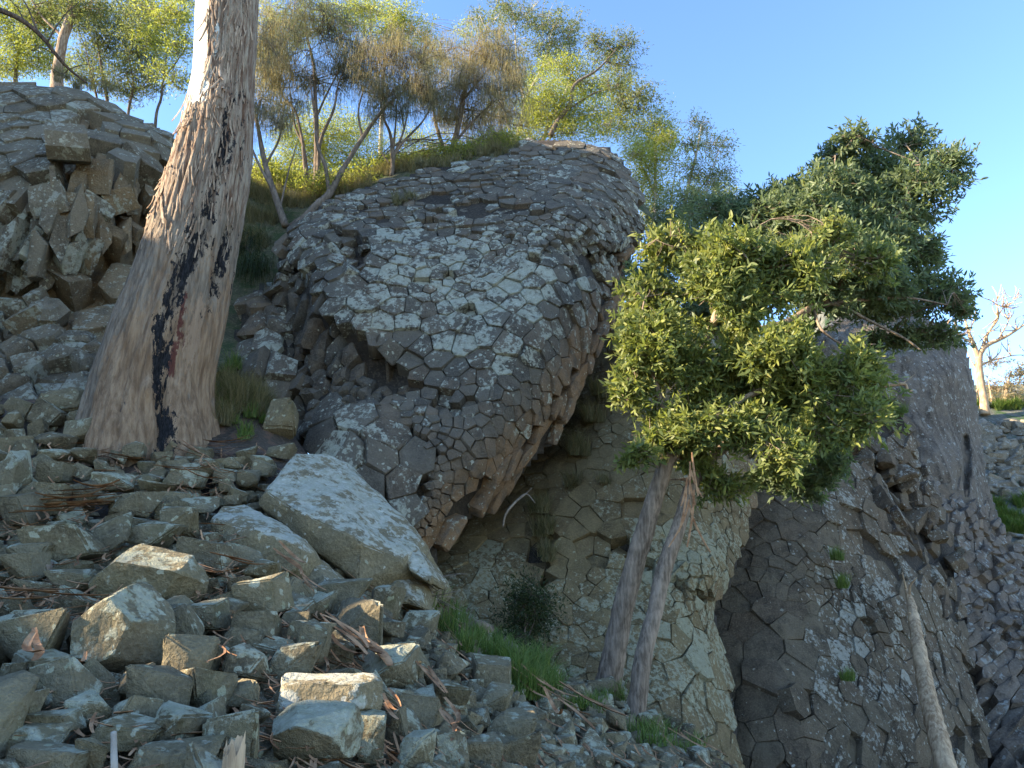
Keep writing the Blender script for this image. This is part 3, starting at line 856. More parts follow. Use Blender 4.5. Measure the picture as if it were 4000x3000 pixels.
# ------------------------------------------------------------------ scree: boulders and rocks
def ico(sub):
    t = (1 + 5 ** 0.5) / 2
    V = [(-1, t, 0), (1, t, 0), (-1, -t, 0), (1, -t, 0), (0, -1, t), (0, 1, t), (0, -1, -t), (0, 1, -t), (t, 0, -1), (t, 0, 1), (-t, 0, -1), (-t, 0, 1)]
    F = [(0, 11, 5), (0, 5, 1), (0, 1, 7), (0, 7, 10), (0, 10, 11), (1, 5, 9), (5, 11, 4), (11, 10, 2), (10, 7, 6), (7, 1, 8), (3, 9, 4), (3, 4, 2), (3, 2, 6), (3, 6, 8), (3, 8, 9), (4, 9, 5), (2, 4, 11), (6, 2, 10), (8, 6, 7), (9, 8, 1)]
    V = [np.array(v, float) / np.linalg.norm(v) for v in V]
    for _ in range(sub):
        mid, NF = {}, []
        def m(a, b):
            k = (min(a, b), max(a, b))
            if k not in mid:
                v = V[a] + V[b]
                V.append(v / np.linalg.norm(v))
                mid[k] = len(V) - 1
            return mid[k]
        for a, b, c in F:
            x, y, z = m(a, b), m(b, c), m(c, a)
            NF += [(a, x, z), (b, y, x), (c, z, y), (x, y, z)]
        F = NF
    return np.array(V), np.array(F)

ICO3, ICO4, ICO2 = ico(3), ico(4), ico(2)

def up_facing(V, F):
    """How far each vertex of a mesh faces upwards (-1 .. 1)."""
    a, b, c = V[F[:, 0]], V[F[:, 1]], V[F[:, 2]]
    n = np.cross(b - a, c - a)
    N = np.zeros_like(V)
    for k in range(3):
        np.add.at(N, F[:, k], n)
    N = unit3(N)
    s = np.sign(((V - V.mean(0)) * N).sum())
    return N[:, 2] * (s if s else 1)

def rock_shape(seed, sub=3, ncut=11, rough=0.045, planes=None, roundness=0.05):
    """An angular block: the hull of a jittered box (or of the given planes' corners), its edges worn, its faces uneven."""
    r = np.random.default_rng(seed)
    bm = bmesh.new()
    if planes is None:
        Pp = np.array([(x, y, z) for x in (-1, 1) for y in (-1, 1) for z in (-1, 1)], float)
        Pp = Pp * (1 - 0.55 * r.random((8, 1)) * (r.random((8, 1)) < 0.75)) + r.normal(size=(8, 3)) * 0.20
        ex = unit3(r.normal(size=(3, 3))) * (0.85 + 0.35 * r.random((3, 1)))
        Pp = np.concatenate([Pp, ex])
    else:
        N = np.array([p[:3] for p in planes], float)
        N /= np.linalg.norm(N, axis=1)[:, None]
        d = np.array([p[3] for p in planes], float)
        V0, _ = ICO3
        c = V0 @ N.T
        tt = np.where(c > 0.03, d / np.maximum(c, 0.03), 9.0).min(1)
        Pp = V0 * np.minimum(tt, 1.05)[:, None]
    for p in Pp:
        bm.verts.new(p)
    bmesh.ops.convex_hull(bm, input=bm.verts[:])
    loose = [v for v in bm.verts if not v.link_faces]
    if loose:
        bmesh.ops.delete(bm, geom=loose, context='VERTS')
    bmesh.ops.dissolve_limit(bm, angle_limit=0.2 if planes is None else 0.10, verts=bm.verts[:], edges=bm.edges[:])
    bmesh.ops.bevel(bm, geom=bm.edges[:], offset=0.05 + 0.06 * r.random(), segments=2 if sub > 2 else 1, affect='EDGES', clamp_overlap=True)
    bmesh.ops.triangulate(bm, faces=bm.faces[:])
    lim = {2: 9.0, 3: 0.30, 4: 0.13}[sub]
    for _ in range(5):
        le = [e for e in bm.edges if e.calc_length() > lim]
        if not le:
            break
        bmesh.ops.subdivide_edges(bm, edges=le, cuts=1)
        bmesh.ops.triangulate(bm, faces=bm.faces[:])
    bm.normal_update()
    V = np.array([v.co[:] for v in bm.verts])
    Nn = np.array([v.normal[:] for v in bm.verts])
    F = np.array([[v.index for v in f.verts] for f in bm.faces])
    bm.free()
    if sub > 2:
        V = V + Nn * (rough * 1.6 * fbm(V * 1.6 + seed * 3.1, 4) + rough * 0.5 * fbm(V * 6 + seed, 3))[:, None]
    return V, F

# photo boxes (x0, y0, x1, y1), read from three enlargements
def boxes(lst, sx, ox, oy):
    return [(ox + a * sx, oy + b * sx, ox + c * sx, oy + d * sx) for a, b, c, d in lst]

B1 = [(0, 65, 135, 330), (0, 275, 190, 460), (190, 120, 340, 250), (335, 140, 465, 225), (350, 215, 505, 345), (190, 240, 355, 340), (190, 65, 345, 130), (340, 50, 500, 145), (590, 280, 775, 425), (480, 185, 670, 280),
      (610, 30, 735, 125), (445, 380, 670, 600), (130, 450, 480, 655), (780, 355, 1000, 525), (630, 425, 910, 560), (40, 520, 265, 660), (0, 585, 200, 760), (900, 510, 1140, 680), (0, 870, 360, 1150), (740, 850, 1035, 1040),
      (945, 820, 1135, 970), (800, 1000, 1045, 1265), (1160, 880, 1385, 1050), (1095, 960, 1310, 1085), (1105, 1050, 1325, 1240), (1020, 1045, 1110, 1175), (1310, 1035, 1605, 1260), (1430, 930, 1650, 1110), (160, 1115, 470, 1385),
      (625, 1145, 970, 1400), (555, 1155, 750, 1320), (350, 1290, 560, 1450), (0, 1290, 175, 1500), (1135, 1225, 1300, 1340), (1180, 690, 1430, 920), (1210, 620, 1390, 720), (1060, 815, 1220, 900), (480, 1415, 800, 1555), (710, 1360, 1000, 1560),
      (970, 1365, 1315, 1640), (600, 1545, 1080, 1690), (360, 1510, 550, 1690), (0, 1460, 300, 1580), (0, 1550, 420, 1700), (240, 670, 480, 780), (70, 720, 240, 810), (0, 810, 150, 890), (70, 1390, 380, 1500), (1190, 1340, 1360, 1440),
      (955, 1270, 1060, 1360), (1520, 780, 1670, 900), (200, 330, 350, 400), (0, 1140, 80, 1290), (700, 225, 880, 300), (830, 165, 1020, 260), (800, 280, 960, 360), (900, 300, 1080, 390), (1100, 295, 1200, 350), (870, 130, 1090, 215),
      (1070, 165, 1185, 240), (1080, 110, 1230, 190), (1180, 170, 1290, 260), (1230, 100, 1370, 190), (1070, 215, 1180, 290)]
B2 = [(360, 825, 640, 1065), (250, 785, 380, 915), (155, 930, 370, 1150), (505, 1060, 795, 1260), (680, 1095, 830, 1240), (870, 1080, 1060, 1230), (290, 1160, 570, 1260), (575, 755, 735, 940), (715, 880, 910, 1010), (580, 910, 740, 1010),
      (725, 1005, 850, 1075), (855, 1225, 1075, 1410), (1095, 1250, 1290, 1400), (1060, 1110, 1270, 1290), (610, 1265, 800, 1390), (715, 1290, 930, 1480), (500, 1395, 650, 1625), (640, 1370, 770, 1570), (990, 1410, 1110, 1510),
      (1145, 1380, 1400, 1530), (890, 1480, 1070, 1680), (710, 1490, 890, 1680), (1040, 1510, 1230, 1680), (1220, 1475, 1420, 1680), (1280, 1340, 1450, 1450), (1450, 1370, 1590, 1490), (1490, 1440, 1600, 1560), (1530, 1590, 1690, 1680),
      (285, 720, 580, 860)]
B3 = [(890, 1110, 990, 1230), (985, 1080, 1190, 1200), (750, 970, 820, 1030), (1315, 1300, 1490, 1450), (780, 1450, 910, 1550), (1050, 1430, 1180, 1500), (820, 1520, 970, 1640), (1000, 1560, 1150, 1680), (1250, 1560, 1350, 1650),
      (1500, 1330, 1590, 1460), (1590, 1380, 1690, 1510), (1650, 1540, 1780, 1680), (1110, 1300, 1240, 1430), (620, 1290, 740, 1400), (880, 1170, 1000, 1240), (1410, 1430, 1500, 1510), (940, 1330, 1050, 1400), (520, 1240, 640, 1340), (1140, 1500, 1260, 1600)]
B4 = [(530, 1255, 720, 1370), (350, 1245, 620, 1420), (380, 1000, 550, 1080), (270, 1070, 520, 1250), (200, 1150, 380, 1310), (0, 1130, 240, 1270), (0, 1200, 120, 1320), (0, 1310, 140, 1400), (190, 1325, 410, 1445), (75, 1390, 230, 1480),
      (700, 1335, 910, 1430), (1570, 1150, 1740, 1390), (1730, 1170, 1830, 1270), (1280, 1490, 1450, 1580), (1460, 1490, 1620, 1600), (1580, 1410, 1740, 1500), (440, 890, 570, 970), (680, 1340, 760, 1420)]
BOX = boxes(B1, 0.7836, 0, 1700) + boxes(B2, 0.7836, 1000, 1700) + boxes(B3, 0.6027, 1700, 2000) + boxes(B4, 0.663, 0, 800)
LAB = {
 0: 'large pale lichen coated rock at the frame edge, below the eucalyptus base', 1: 'dark rounded rock beside the tawny bark strips at the frame edge', 8: 'dark smooth rock just under the tree base, right of the bark strips',
 11: 'upright wedge shaped rock with one white lichen blotch above the tilted boulder', 12: 'broad grey rock lying flat between two wedge rocks, mossy top', 13: 'rock with a brown broken end face overhanging a black gap',
 14: 'rock with a cream lichen end above the sunlit rim boulder', 17: 'plain dark slanting rock between the tilted boulder and the split slab', 18: 'big squat rock with white lichen patches against the largest boulder',
 19: 'rock with small pale spots tucked behind the largest boulder', 21: 'tall rounded rock touching the largest boulder on its far side', 22: 'flat topped rock with a dark hollow beneath, among red bark strips',
 24: 'three sided pyramid rock beside the small square block', 25: 'small square block standing on edge between two bigger rocks', 26: 'big dark smooth block above the sunlit rock', 27: 'blocky rock pointing at red bark under the split slab',
 28: 'dark leaning rock with a ridge beneath the squat lichen rock', 29: 'large domed grey rock with a ragged brown side near the bottom of the scree', 34: 'dark blue grey block amid red bark litter below the split slab',
 35: 'rock with a fresh tan broken face under the split slab', 37: 'flat brown rock wedged beside the white stick', 38: 'broad domed rock between the white stick and the lichen cap rock', 39: 'rock capped with thick white lichen beside the weathered stump wood',
 40: 'wide smooth rock cut off by the bottom edge, beside the white stick', 43: 'broad rock in the bottom corner with worn tan top', 64: 'upright dark block with tan flank on the steep right side of the scree',
 66: 'triangular rock leaning on the dark smooth block', 67: 'long pale lichened rock sloping down below the red bark curl', 69: 'leaning rock with golden lower half near the grass strip', 71: 'dark blocky pair rock with ochre underside beneath the pale slab',
 75: 'round two toned rock with white lichen cap', 77: 'long dark rock with a tan fractured end beside the grass strip', 79: 'square rock with spotted pale face right of the sunlit rock', 80: 'upright dark block under the sunlit rock with mossy base',
 84: 'sharp edged rock with pale face at the bottom edge', 87: 'tall rounded pillar rock at the bottom edge, lichen on its shoulder', 92: 'rough block with a dark front under the lip of the pale slab',
 94: 'flat dark slab rock in the grass between the slender trunks', 95: 'small round tan stone lying on the path by the wall', 96: 'tan faced rock at the foot of the thinner trunk', 112: 'grey rock against the base of the eucalyptus',
 113: 'pale lichened rock leaning on the eucalyptus base rock', 123: 'tall grey standing rock at the end of the straw coloured tussock', 103: 'upright block with a pale side near the wall foot'}

rocks_xy, pending = [], []
SCREE = 'rocks of the scree slope'

def put_rock(box, seed, label, name='rock', mat=None, planes=None, sub=3, sink=0.22, depth=0.9, D=None, rough=0.05, warm=None, lich=None, group=SCREE, cat='rock', ncut=13, wob=None):
    x0, y0, x1, y1 = box
    cx, cy = (x0 + x1) / 2, (y0 + y1) / 2
    if D is None:
        g = ground_hit(cx, min(y1 - 0.2 * (y1 - y0), cy + 0.25 * (y1 - y0)))
        if g is None:
            return None
        D = g[1]
    c = at(cx, cy, D)
    t = np.linalg.norm(c - [0, 0, CZ])
    zc = D * CP + (c[2] - CZ) * SP
    w, h = (x1 - x0) / FPX * zc, (y1 - y0) / FPX * zc
    P, F = rock_shape(seed, sub, planes=planes, rough=rough, ncut=ncut)
    r = np.random.default_rng(seed + 5)
    if planes is None:
        a = r.normal() * 0.25
        R = np.array(Matrix.Rotation(a, 3, 'Y'))
        P = P @ R.T
    lo, hi = P.min(0), P.max(0)
    P = (P - (lo + hi) / 2) / (hi - lo)
    dep = depth * (0.5 * (w + h))
    # view-aligned vertical axis leans with the camera pitch; use plain world axes and a little extra height for the sunk part
    P = P * [w * 1.03, dep, h * 1.06]
    mb = MB()
    mb.add(P, F, rnd=r.random(), warm=(0.25 * r.random() ** 2 if warm is None else warm), lich=(0.3 * r.normal() if lich is None else lich) + 0.8 * (up_facing(P, F) - 0.45))
    c = c + np.array([0, 0.12 * dep, 0])
    o = mb.build(name, mat or M['scree'], None, loc=tuple(c), smooth=True, sharp=42)
    tag(o, label or 'rock', cat, group)
    if label is None:
        pending.append((o, cx, cy, x1 - x0, 'rock'))
    rocks_xy.append((c[0], c[1], c[2], 0.42 * max(w, h)))
    return o

for i, b in enumerate(BOX):
    cx, cy = (b[0] + b[2]) / 2, (b[1] + b[3]) / 2
    lab = LAB.get(i)
    put_rock(b, 300 + i, lab, depth=0.85 + 0.3 * random.random(), lich=0.75 if i in (0, 39, 54, 67, 84, 62) else None, warm=0.5 if i in (35, 96, 95, 37) else None)

# boulders with a shape of their own: planes (nx, ny, nz, distance) in view terms x right, y away, z up
put_rock((337, 2130, 776, 2390), 901, 'big tilted olive brown boulder with a thin sunlit rim in the middle of the scree', 'boulder', sub=4, depth=0.7, warm=0.45, lich=0.3, cat='boulder', rough=0.045,
         planes=[(0.25, -0.35, 0.95, 0.42), (-0.55, -0.2, 0.5, 0.62), (0.75, -0.1, 0.45, 0.72), (0.1, -0.9, -0.3, 0.40), (0.75, -0.5, -0.55, 0.62), (-0.8, -0.3, -0.35, 0.85), (0.1, -0.3, -0.95, 0.50), (0, 1, 0.2, 0.6)])
put_rock((274, 2292, 632, 2660), 902, 'largest dark rounded boulder with a sunlit shoulder and pale lichen dots', 'boulder', sub=4, depth=0.8, warm=0.05, lich=0.25, cat='boulder',
         planes=[(-0.55, -0.15, 0.85, 0.52), (0.55, -0.25, 0.75, 0.55), (0.05, -1, 0.15, 0.5), (0.85, -0.5, -0.2, 0.62), (-0.9, -0.2, -0.2, 0.62), (0.3, -0.4, -0.9, 0.62), (-0.3, -0.3, -0.9, 0.6), (0, 1, 0, 0.7)])
put_rock((1072, 2655, 1478, 2880), 903, 'flat topped pale rock lit by a patch of sunlight', 'boulder', sub=4, depth=0.8, warm=0.3, lich=0.7, cat='boulder', mat=M['pale_slab'],
         planes=[(0.02, -0.10, 1, 0.42), (0.05, -1, 0.18, 0.40), (0.85, -0.5, 0.0, 0.72), (-0.97, -0.2, 0.05, 0.78), (0.45, -0.5, -0.8, 0.55), (-0.2, -0.5, -0.85, 0.6), (0, 1, 0.2, 0.6)])
put_rock((1035, 2775, 1388, 2990), 904, 'domed lichen capped boulder right below the sunlit rock', 'boulder', sub=4, depth=0.9, warm=0.05, lich=0.75, cat='boulder',
         planes=[(0.0, -0.2, 1, 0.52), (0.4, -0.6, 0.75, 0.58), (-0.6, -0.3, 0.75, 0.62), (0.05, -0.85, -0.45, 0.5), (0.9, -0.3, 0, 0.72), (-0.95, -0.2, -0.1, 0.78), (0, -0.3, -1, 0.6), (0, 1, 0, 0.6)])

# the big split slab: three slabs resting side by side, each traced as a convex block with a top face and a front face
def slab_block(top, front, back_up, name, label, mat, lich, warm, seed, cat='boulder', nearer=0.75):
    """top / front: photo outlines (px, py, D) that share their dividing edge; the block is closed behind and below."""
    top, front = np.array(top, float), np.array(front, float)
    top[:, 2] -= nearer
    front[:, 2] -= nearer
    Pt, Pf = at(top[:, 0], top[:, 1], top[:, 2]), at(front[:, 0], front[:, 1], front[:, 2])
    P = np.concatenate([Pt, Pf])
    shift = np.array(back_up)
    P = np.concatenate([P, Pt + shift, Pf + shift * 0.8])
    bm = bmesh.new()
    for p in P:
        bm.verts.new(p)
    bmesh.ops.convex_hull(bm, input=bm.verts[:])
    loose = [v for v in bm.verts if not v.link_faces]
    bmesh.ops.delete(bm, geom=loose, context='VERTS')
    bmesh.ops.dissolve_limit(bm, angle_limit=0.12, verts=bm.verts[:], edges=bm.edges[:])
    bmesh.ops.bevel(bm, geom=bm.edges[:], offset=0.012, segments=2, affect='EDGES', clamp_overlap=True)
    bmesh.ops.triangulate(bm, faces=bm.faces[:])
    for _ in range(6):
        le = [e for e in bm.edges if e.calc_length() > 0.07]
        if not le or len(bm.verts) > 14000:
            break
        bmesh.ops.subdivide_edges(bm, edges=le, cuts=1)
        bmesh.ops.triangulate(bm, faces=bm.faces[:])
    bm.normal_update()
    V = np.array([v.co[:] for v in bm.verts])
    N = np.array([v.normal[:] for v in bm.verts])
    F = np.array([[v.index for v in f.verts] for f in bm.faces])
    bm.free()
    V = V + N * (0.055 * fbm(V * 2.4 + seed, 5) + 0.022 * fbm(V * 9 + seed, 4) + 0.05 * np.abs(fbm(V * 1.1 + 7 + seed, 2)))[:, None]
    base = V.mean(0)
    mb = MB()
    uf = up_facing(V, F)
    mb.add(V, F, rnd=0.6, warm=np.clip(warm + 0.9 * (0.45 - uf), 0, 0.9), lich=lich + 1.5 * (uf - 0.6))
    o = mb.build(name, mat, None, origin=tuple(base), smooth=True, sharp=33)
    rocks_xy.append((base[0], base[1], base[2], 0.5))
    return tag(o, label, cat)

slab_block([(1150, 1770, 8.6), (1270, 1775, 8.9), (1370, 1810, 9.0), (1480, 1960, 8.8), (1620, 2080, 8.5), (1655, 2130, 8.2), (1600, 2180, 7.9), (1400, 2110, 7.5), (1150, 1990, 7.6), (1040, 1920, 7.8)],
           [(1040, 1920, 7.8), (1150, 1990, 7.55), (1400, 2110, 7.4), (1560, 2190, 7.6), (1470, 2250, 7.5), (1400, 2268, 7.45), (1180, 2110, 7.6), (1000, 1965, 7.9)], (0.25, 0.9, -0.5),
           'boulder', 'huge pale flat slab with thick white lichen, sloping beneath the bulging dome', M['pale_slab'], 0.6, 0.1, 1)
slab_block([(860, 1970, 7.5), (960, 1965, 7.7), (1100, 2070, 7.5), (1185, 2120, 7.3), (1170, 2150, 7.0), (1000, 2080, 7.0), (830, 2030, 7.2)],
           [(830, 2030, 7.2), (1000, 2080, 6.95), (1175, 2140, 6.95), (1165, 2215, 6.95), (1130, 2232, 6.95), (1040, 2195, 6.95), (900, 2150, 7.0), (835, 2085, 7.2)], (0.1, 0.7, -0.25),
           'boulder', 'rounded lichen mottled slab split off below the huge pale slab', M['pale_slab'], 0.45, 0.25, 2, nearer=0.9)
slab_block([(1190, 2178, 7.1), (1230, 2190, 7.2), (1335, 2275, 7.1), (1300, 2290, 6.9)], [(1190, 2178, 7.05), (1300, 2290, 6.85), (1325, 2300, 6.9), (1250, 2320, 6.85), (1150, 2280, 6.9)], (0.1, 0.5, -0.15),
           'boulder', 'wedge of speckled rock under the crack of the huge pale slab', M['pale_slab'], 0.2, 0.35, 3)
slab_block([(1580, 2160, 7.9), (1625, 2150, 8.0), (1680, 2225, 7.9), (1682, 2260, 7.75)], [(1580, 2160, 7.8), (1682, 2250, 7.6), (1672, 2270, 7.55), (1600, 2230, 7.6)], (0.1, 0.5, -0.1),
           'boulder', 'small pale block at the lower tip of the huge slab', M['pale_slab'], 0.5, 0.1, 4)
slab_block([(1500, 2240, 7.9), (1570, 2200, 8.1), (1660, 2290, 7.9), (1600, 2330, 7.6)], [(1500, 2240, 7.8), (1600, 2330, 7.5), (1640, 2370, 7.5), (1540, 2350, 7.5)], (0.1, 0.6, -0.1),
           'boulder', 'speckled block bedded under the tip of the huge slab', M['pale_slab'], 0.2, 0.3, 5)

# medium rocks that fill the scree between them: copies of a few shapes, each an object of its own
TALUS = [(-80, 1580), (250, 1560), (560, 1745), (1000, 1750), (1060, 1800), (1300, 1950), (1700, 2330), (1950, 2560), (2150, 2700), (2450, 2840), (2880, 2990), (2900, 3120), (-80, 3120)]
fill_src = []
for k in range(14):
    P, F = rock_shape(1500 + k, 3, rough=0.05)
    lo, hi = P.min(0), P.max(0)
    P = (P - (lo + hi) / 2) / (hi - lo).max()
    mb = MB()
    mb.add(P, F, rnd=k / 14, warm=0.3 * ((k * 7) % 5 == 0), lich=0.3 * math.sin(k * 2.1) + 0.8 * (up_facing(P, F) - 0.4))
    o = mb.build('rock', M['scree'], None, smooth=True, sharp=42)
    fill_src.append(o)
U = rng.random((5200, 2)) * [2980, 1560] + [-80, 1560]
U = U[inside(TALUS, U[:, 0], U[:, 1])]
n_fill, made = 0, 0
RX = np.array(rocks_xy)
fill_xy = []
for u in U:
    if n_fill >= 160:
        break
    g = ground_hit(*u)
    if g is None:
        continue
    size = (0.26 if u[0] < 1700 else 0.20) * (0.6 + 0.8 * random.random())
    px = size / g[1] * FPX
    if np.any(np.hypot(*(RX[:, :2] - g[:2]).T) < RX[:, 3] * 0.88 + size * 0.30):
        continue
    if fill_xy and np.any(np.hypot(*(np.array(fill_xy)[:, :2] - g[:2]).T) < np.array(fill_xy)[:, 2] * 0.42 + size * 0.42):
        continue
    fill_xy.append((g[0], g[1], size))
    k = n_fill % 14
    o = fill_src[k] if n_fill < 14 else fill_src[k].copy()
    if n_fill >= 14:
        COL.objects.link(o)
    o.location = (g[0], g[1], g[2] - size * 0.12)
    o.scale = (size * (0.85 + 0.4 * random.random()), size * (0.8 + 0.4 * random.random()), size * (0.65 + 0.35 * random.random()))
    o.rotation_euler = (random.uniform(-0.5, 0.5), random.uniform(-0.5, 0.5), random.uniform(0, 6.28))
    tag(o, 'rock', 'rock', SCREE)
    pending.append((o, u[0], u[1], px, 'rock'))
    n_fill += 1

PATH = [(1560, 2290), (1720, 2320), (1900, 2420), (2100, 2560), (2420, 2700), (2700, 2880), (2880, 2970), (2450, 2860), (2150, 2720), (1950, 2590), (1700, 2360)]
# small stones in the gaps and beyond, nobody could count them
mb = MB()
small = [rock_shape(1800 + k, 2, rough=0.05) for k in range(8)]
U = rng.random((4600, 2)) * [2980, 1560] + [-80, 1560]
U2 = rng.random((1500, 2)) * [1400, 720] + [1540, 2280]
U = np.concatenate([U[inside(TALUS, U[:, 0], U[:, 1])][:2100], U2[inside(PATH, U2[:, 0], U2[:, 1])][:420]])
SIDE = rng.random((700, 2)) * [1500, 1500] + [-1830, 1600]
U = np.concatenate([U, SIDE[SIDE[:, 0] < -340]])
for u in U:
    g = ground_hit(*u)
    if g is None:
        continue
    s = 0.06 + 0.12 * random.random() ** 1.5
    if u[0] < -330:
        s = 0.16 + 0.34 * random.random()
        g = g + [0, 0, s * 0.2 + 0.1]
    P, F = small[random.randrange(8)]
    R = np.array(Matrix.Rotation(random.uniform(0, 6.28), 3, 'Z') @ Matrix.Rotation(random.uniform(-0.6, 0.6), 3, 'X'))
    mb.add((P * [1, 0.8, 0.65]) @ R.T * s * 0.62 + g - [0, 0, s * 0.25 + 0.10 * (u[0] < 1600)], F, rnd=random.random(), warm=0.35 * random.random() ** 2, lich=0.3 * random.gauss(0, 1))
tag(mb.build('small_stones', M['scree'], smooth=True, sharp=42), 'small angular stones filling the gaps of the scree slope', 'stones', kind='stuff')
# ------------------------------------------------------------------ the big eucalyptus
def bark_mat():
    t = NT('eucalyptus_bark')
    p = t.pos()
    f1 = t.noise(t.scaled(p, (1, 1, 0.13)), 16, 5, 0.65)
    f2 = t.noise(t.scaled(p, (1, 1, 0.2)), 60, 4, 0.7)
    f3 = t.noise(t.scaled(p, (1, 1, 0.35)), 5, 5, 0.6)
    f4 = t.noise(t.scaled(p, (1, 1, 0.4)), 22, 5, 0.7)
    brk = t.math('ADD', t.math('MULTIPLY', f4, 0.5), t.math('MULTIPLY', f3, 0.5))
    def mask(name, soft=0.06):
        return t.step(t.math('ADD', t.attr(name), t.math('MULTIPLY_ADD', brk, 3.4, -1.7)), 0.5 - soft, 0.5 + soft)
    grey = t.mix(t.step(f1, 0.3, 0.7), (0.16, 0.115, 0.078), (0.37, 0.285, 0.20))
    tan = t.mix(t.step(f1, 0.3, 0.7), (0.21, 0.122, 0.066), (0.43, 0.28, 0.165))
    flaky = t.mix(t.step(f1, 0.35, 0.65), (0.18, 0.098, 0.058), (0.42, 0.325, 0.23))
    pale = t.mix(t.step(f3, 0.35, 0.65), (0.52, 0.49, 0.40), (0.62, 0.60, 0.52))
    red = t.mix(f1, (0.06, 0.02, 0.015), (0.2, 0.07, 0.045))
    char = t.mix(t.step(f2, 0.4, 0.7), (0.010, 0.009, 0.009), (0.045, 0.042, 0.042))
    wood = t.mix(f1, (0.28, 0.17, 0.10), (0.48, 0.33, 0.21))
    c = t.mix(mask('tan', 0.25), grey, tan)
    c = t.mix(mask('flaky', 0.15), c, flaky)
    c = t.mix(mask('wood', 0.08), c, wood)
    c = t.mix(mask('red', 0.1), c, red)
    c = t.mix(mask('pale', 0.04), c, pale)
    c = t.mix(mask('char', 0.05), c, char)
    c = t.mix(t.math('MULTIPLY', t.step(f2, 0.55, 0.75), 0.35), c, (0.05, 0.035, 0.028))
    rel = t.math('MULTIPLY', t.math('ADD', f1, t.math('MULTIPLY', f2, 0.5)), t.math('MULTIPLY_ADD', mask('pale', 0.1), -0.85, 1.0))
    return t.diffuse(c, 0.85, t.bump(t.math('ADD', rel, t.math('MULTIPLY', f4, 0.5)), 0.9, 0.06), 0.2)

def plain_bark(name, a, b, zs=0.15, sc=22):
    t = NT(name)
    p = t.pos()
    f = t.noise(t.scaled(p, (1, 1, zs)), sc, 5, 0.65)
    g = t.noise(p, 3.0, 4)
    c = t.mix(t.step(f, 0.35, 0.68), a, b)
    c = t.mix(t.math('MULTIPLY', t.step(g, 0.5, 0.7), 0.5), c, tuple(x * 1.4 for x in b))
    return t.diffuse(c, 0.9, t.bump(f, 0.8, 0.02), 0.15)

M['euc'] = bark_mat()
M['strip'] = plain_bark('peeling_bark', (0.19, 0.115, 0.07), (0.44, 0.325, 0.225), 0.2, 30)
M['wattle_bark'] = plain_bark('wattle_bark', (0.13, 0.092, 0.062), (0.32, 0.235, 0.165), 0.16, 30)
M['wattle_bark_dark'] = plain_bark('dark_wattle_bark', (0.06, 0.042, 0.032), (0.16, 0.11, 0.08), 0.16, 30)
M['oak_bark'] = plain_bark('she_oak_bark', (0.10, 0.075, 0.055), (0.22, 0.165, 0.12), 0.25, 20)
M['pale_bark'] = plain_bark('pale_gum_bark', (0.25, 0.20, 0.15), (0.48, 0.42, 0.34), 0.3, 12)
M['dead_wood'] = plain_bark('bleached_wood', (0.27, 0.17, 0.095), (0.55, 0.385, 0.235), 0.10, 24)
M['litter'] = plain_bark('bark_litter', (0.22, 0.10, 0.045), (0.46, 0.26, 0.135), 1.0, 9)
M['twig'] = plain_bark('dry_twig', (0.16, 0.12, 0.085), (0.33, 0.26, 0.19), 1.0, 20)

EP = [(-80, 756, 1022), (0, 750, 1020), (160, 745, 1012), (300, 738, 1004), (500, 697, 999), (620, 665, 992), (700, 643, 985), (900, 583, 950), (1100, 510, 910), (1300, 431, 876), (1500, 365, 838), (1620, 333, 848), (1700, 316, 868), (1790, 296, 890), (1860, 280, 905)]
py_c = np.linspace(-80, 1860, 420)
xl = np.interp(py_c, [e[0] for e in EP], [e[1] for e in EP])
xr = np.interp(py_c, [e[0] for e in EP], [e[2] for e in EP])
kern = np.ones(15) / 15
xl = np.convolve(np.pad(xl, 7, 'edge'), kern, 'valid')
xr = np.convolve(np.pad(xr, 7, 'edge'), kern, 'valid')
ED = np.interp(py_c, [-80, 1700], [9.35, 9.05])
cen = at((xl + xr) / 2, py_c, ED)
zc = cen[:, 1] * CP + (cen[:, 2] - CZ) * SP
rad = (xr - xl) / 2 / FPX * zc * 0.985 - 0.095
nth = 260
th = np.linspace(-math.pi, math.pi, nth, endpoint=False)
TH, PY = np.meshgrid(th, py_c)
u = np.sin(TH)
front = np.cos(TH) > 0
def nz(a, b, s):
    return fbm(np.stack([np.sin(TH) * a, np.cos(TH) * a, PY / 100 * b + s], -1), 4)
n1, n2 = nz(2.2, 0.35, 0), nz(7, 0.6, 9)
uu = u + 0.22 * n1
lim = np.interp(py_c, [-80, 300, 340, 470, 520, 640, 760, 800], [-0.2, -0.2, 0.02, -0.05, -0.55, -0.76, -0.9, -1.6])[:, None]
pale = sstep(0.06, -0.06, uu - lim) * (PY < 800)
pale = np.maximum(pale, np.exp(-(((u - 0.15) / 0.13) ** 2 + ((PY - 240) / 75) ** 2) * 1.5) * 0.9)
charu = np.interp(py_c, [0, 700, 900, 1100, 1300, 1500, 1650, 1860], [0.75, 0.62, 0.55, 0.45, 0.39, 0.50, 0.55, 0.52])[:, None]
charw = np.interp(py_c, [0, 500, 900, 1100, 1300, 1500, 1650, 1860], [0.25, 0.34, 0.38, 0.25, 0.2, 0.14, 0.11, 0.14])[:, None]
chars = np.interp(py_c, [0, 300, 480, 900, 1080, 1250, 1860], [0.2, 0.3, 0.5, 0.6, 0.75, 0.95, 0.95])[:, None]
char = np.exp(-((u + 0.09 * n1 + 0.05 * n2 - charu) / charw) ** 2 * 1.2) * chars * front * (0.85 + 0.6 * n2)
char = np.maximum(char, np.exp(-((u + 0.05 * n1 - 0.93) / 0.07) ** 2) * 0.62 * sstep(820, 950, PY) * sstep(1400, 1150, PY + 150 * n1))
uw = u + 0.10 * n1 + 0.05 * n2
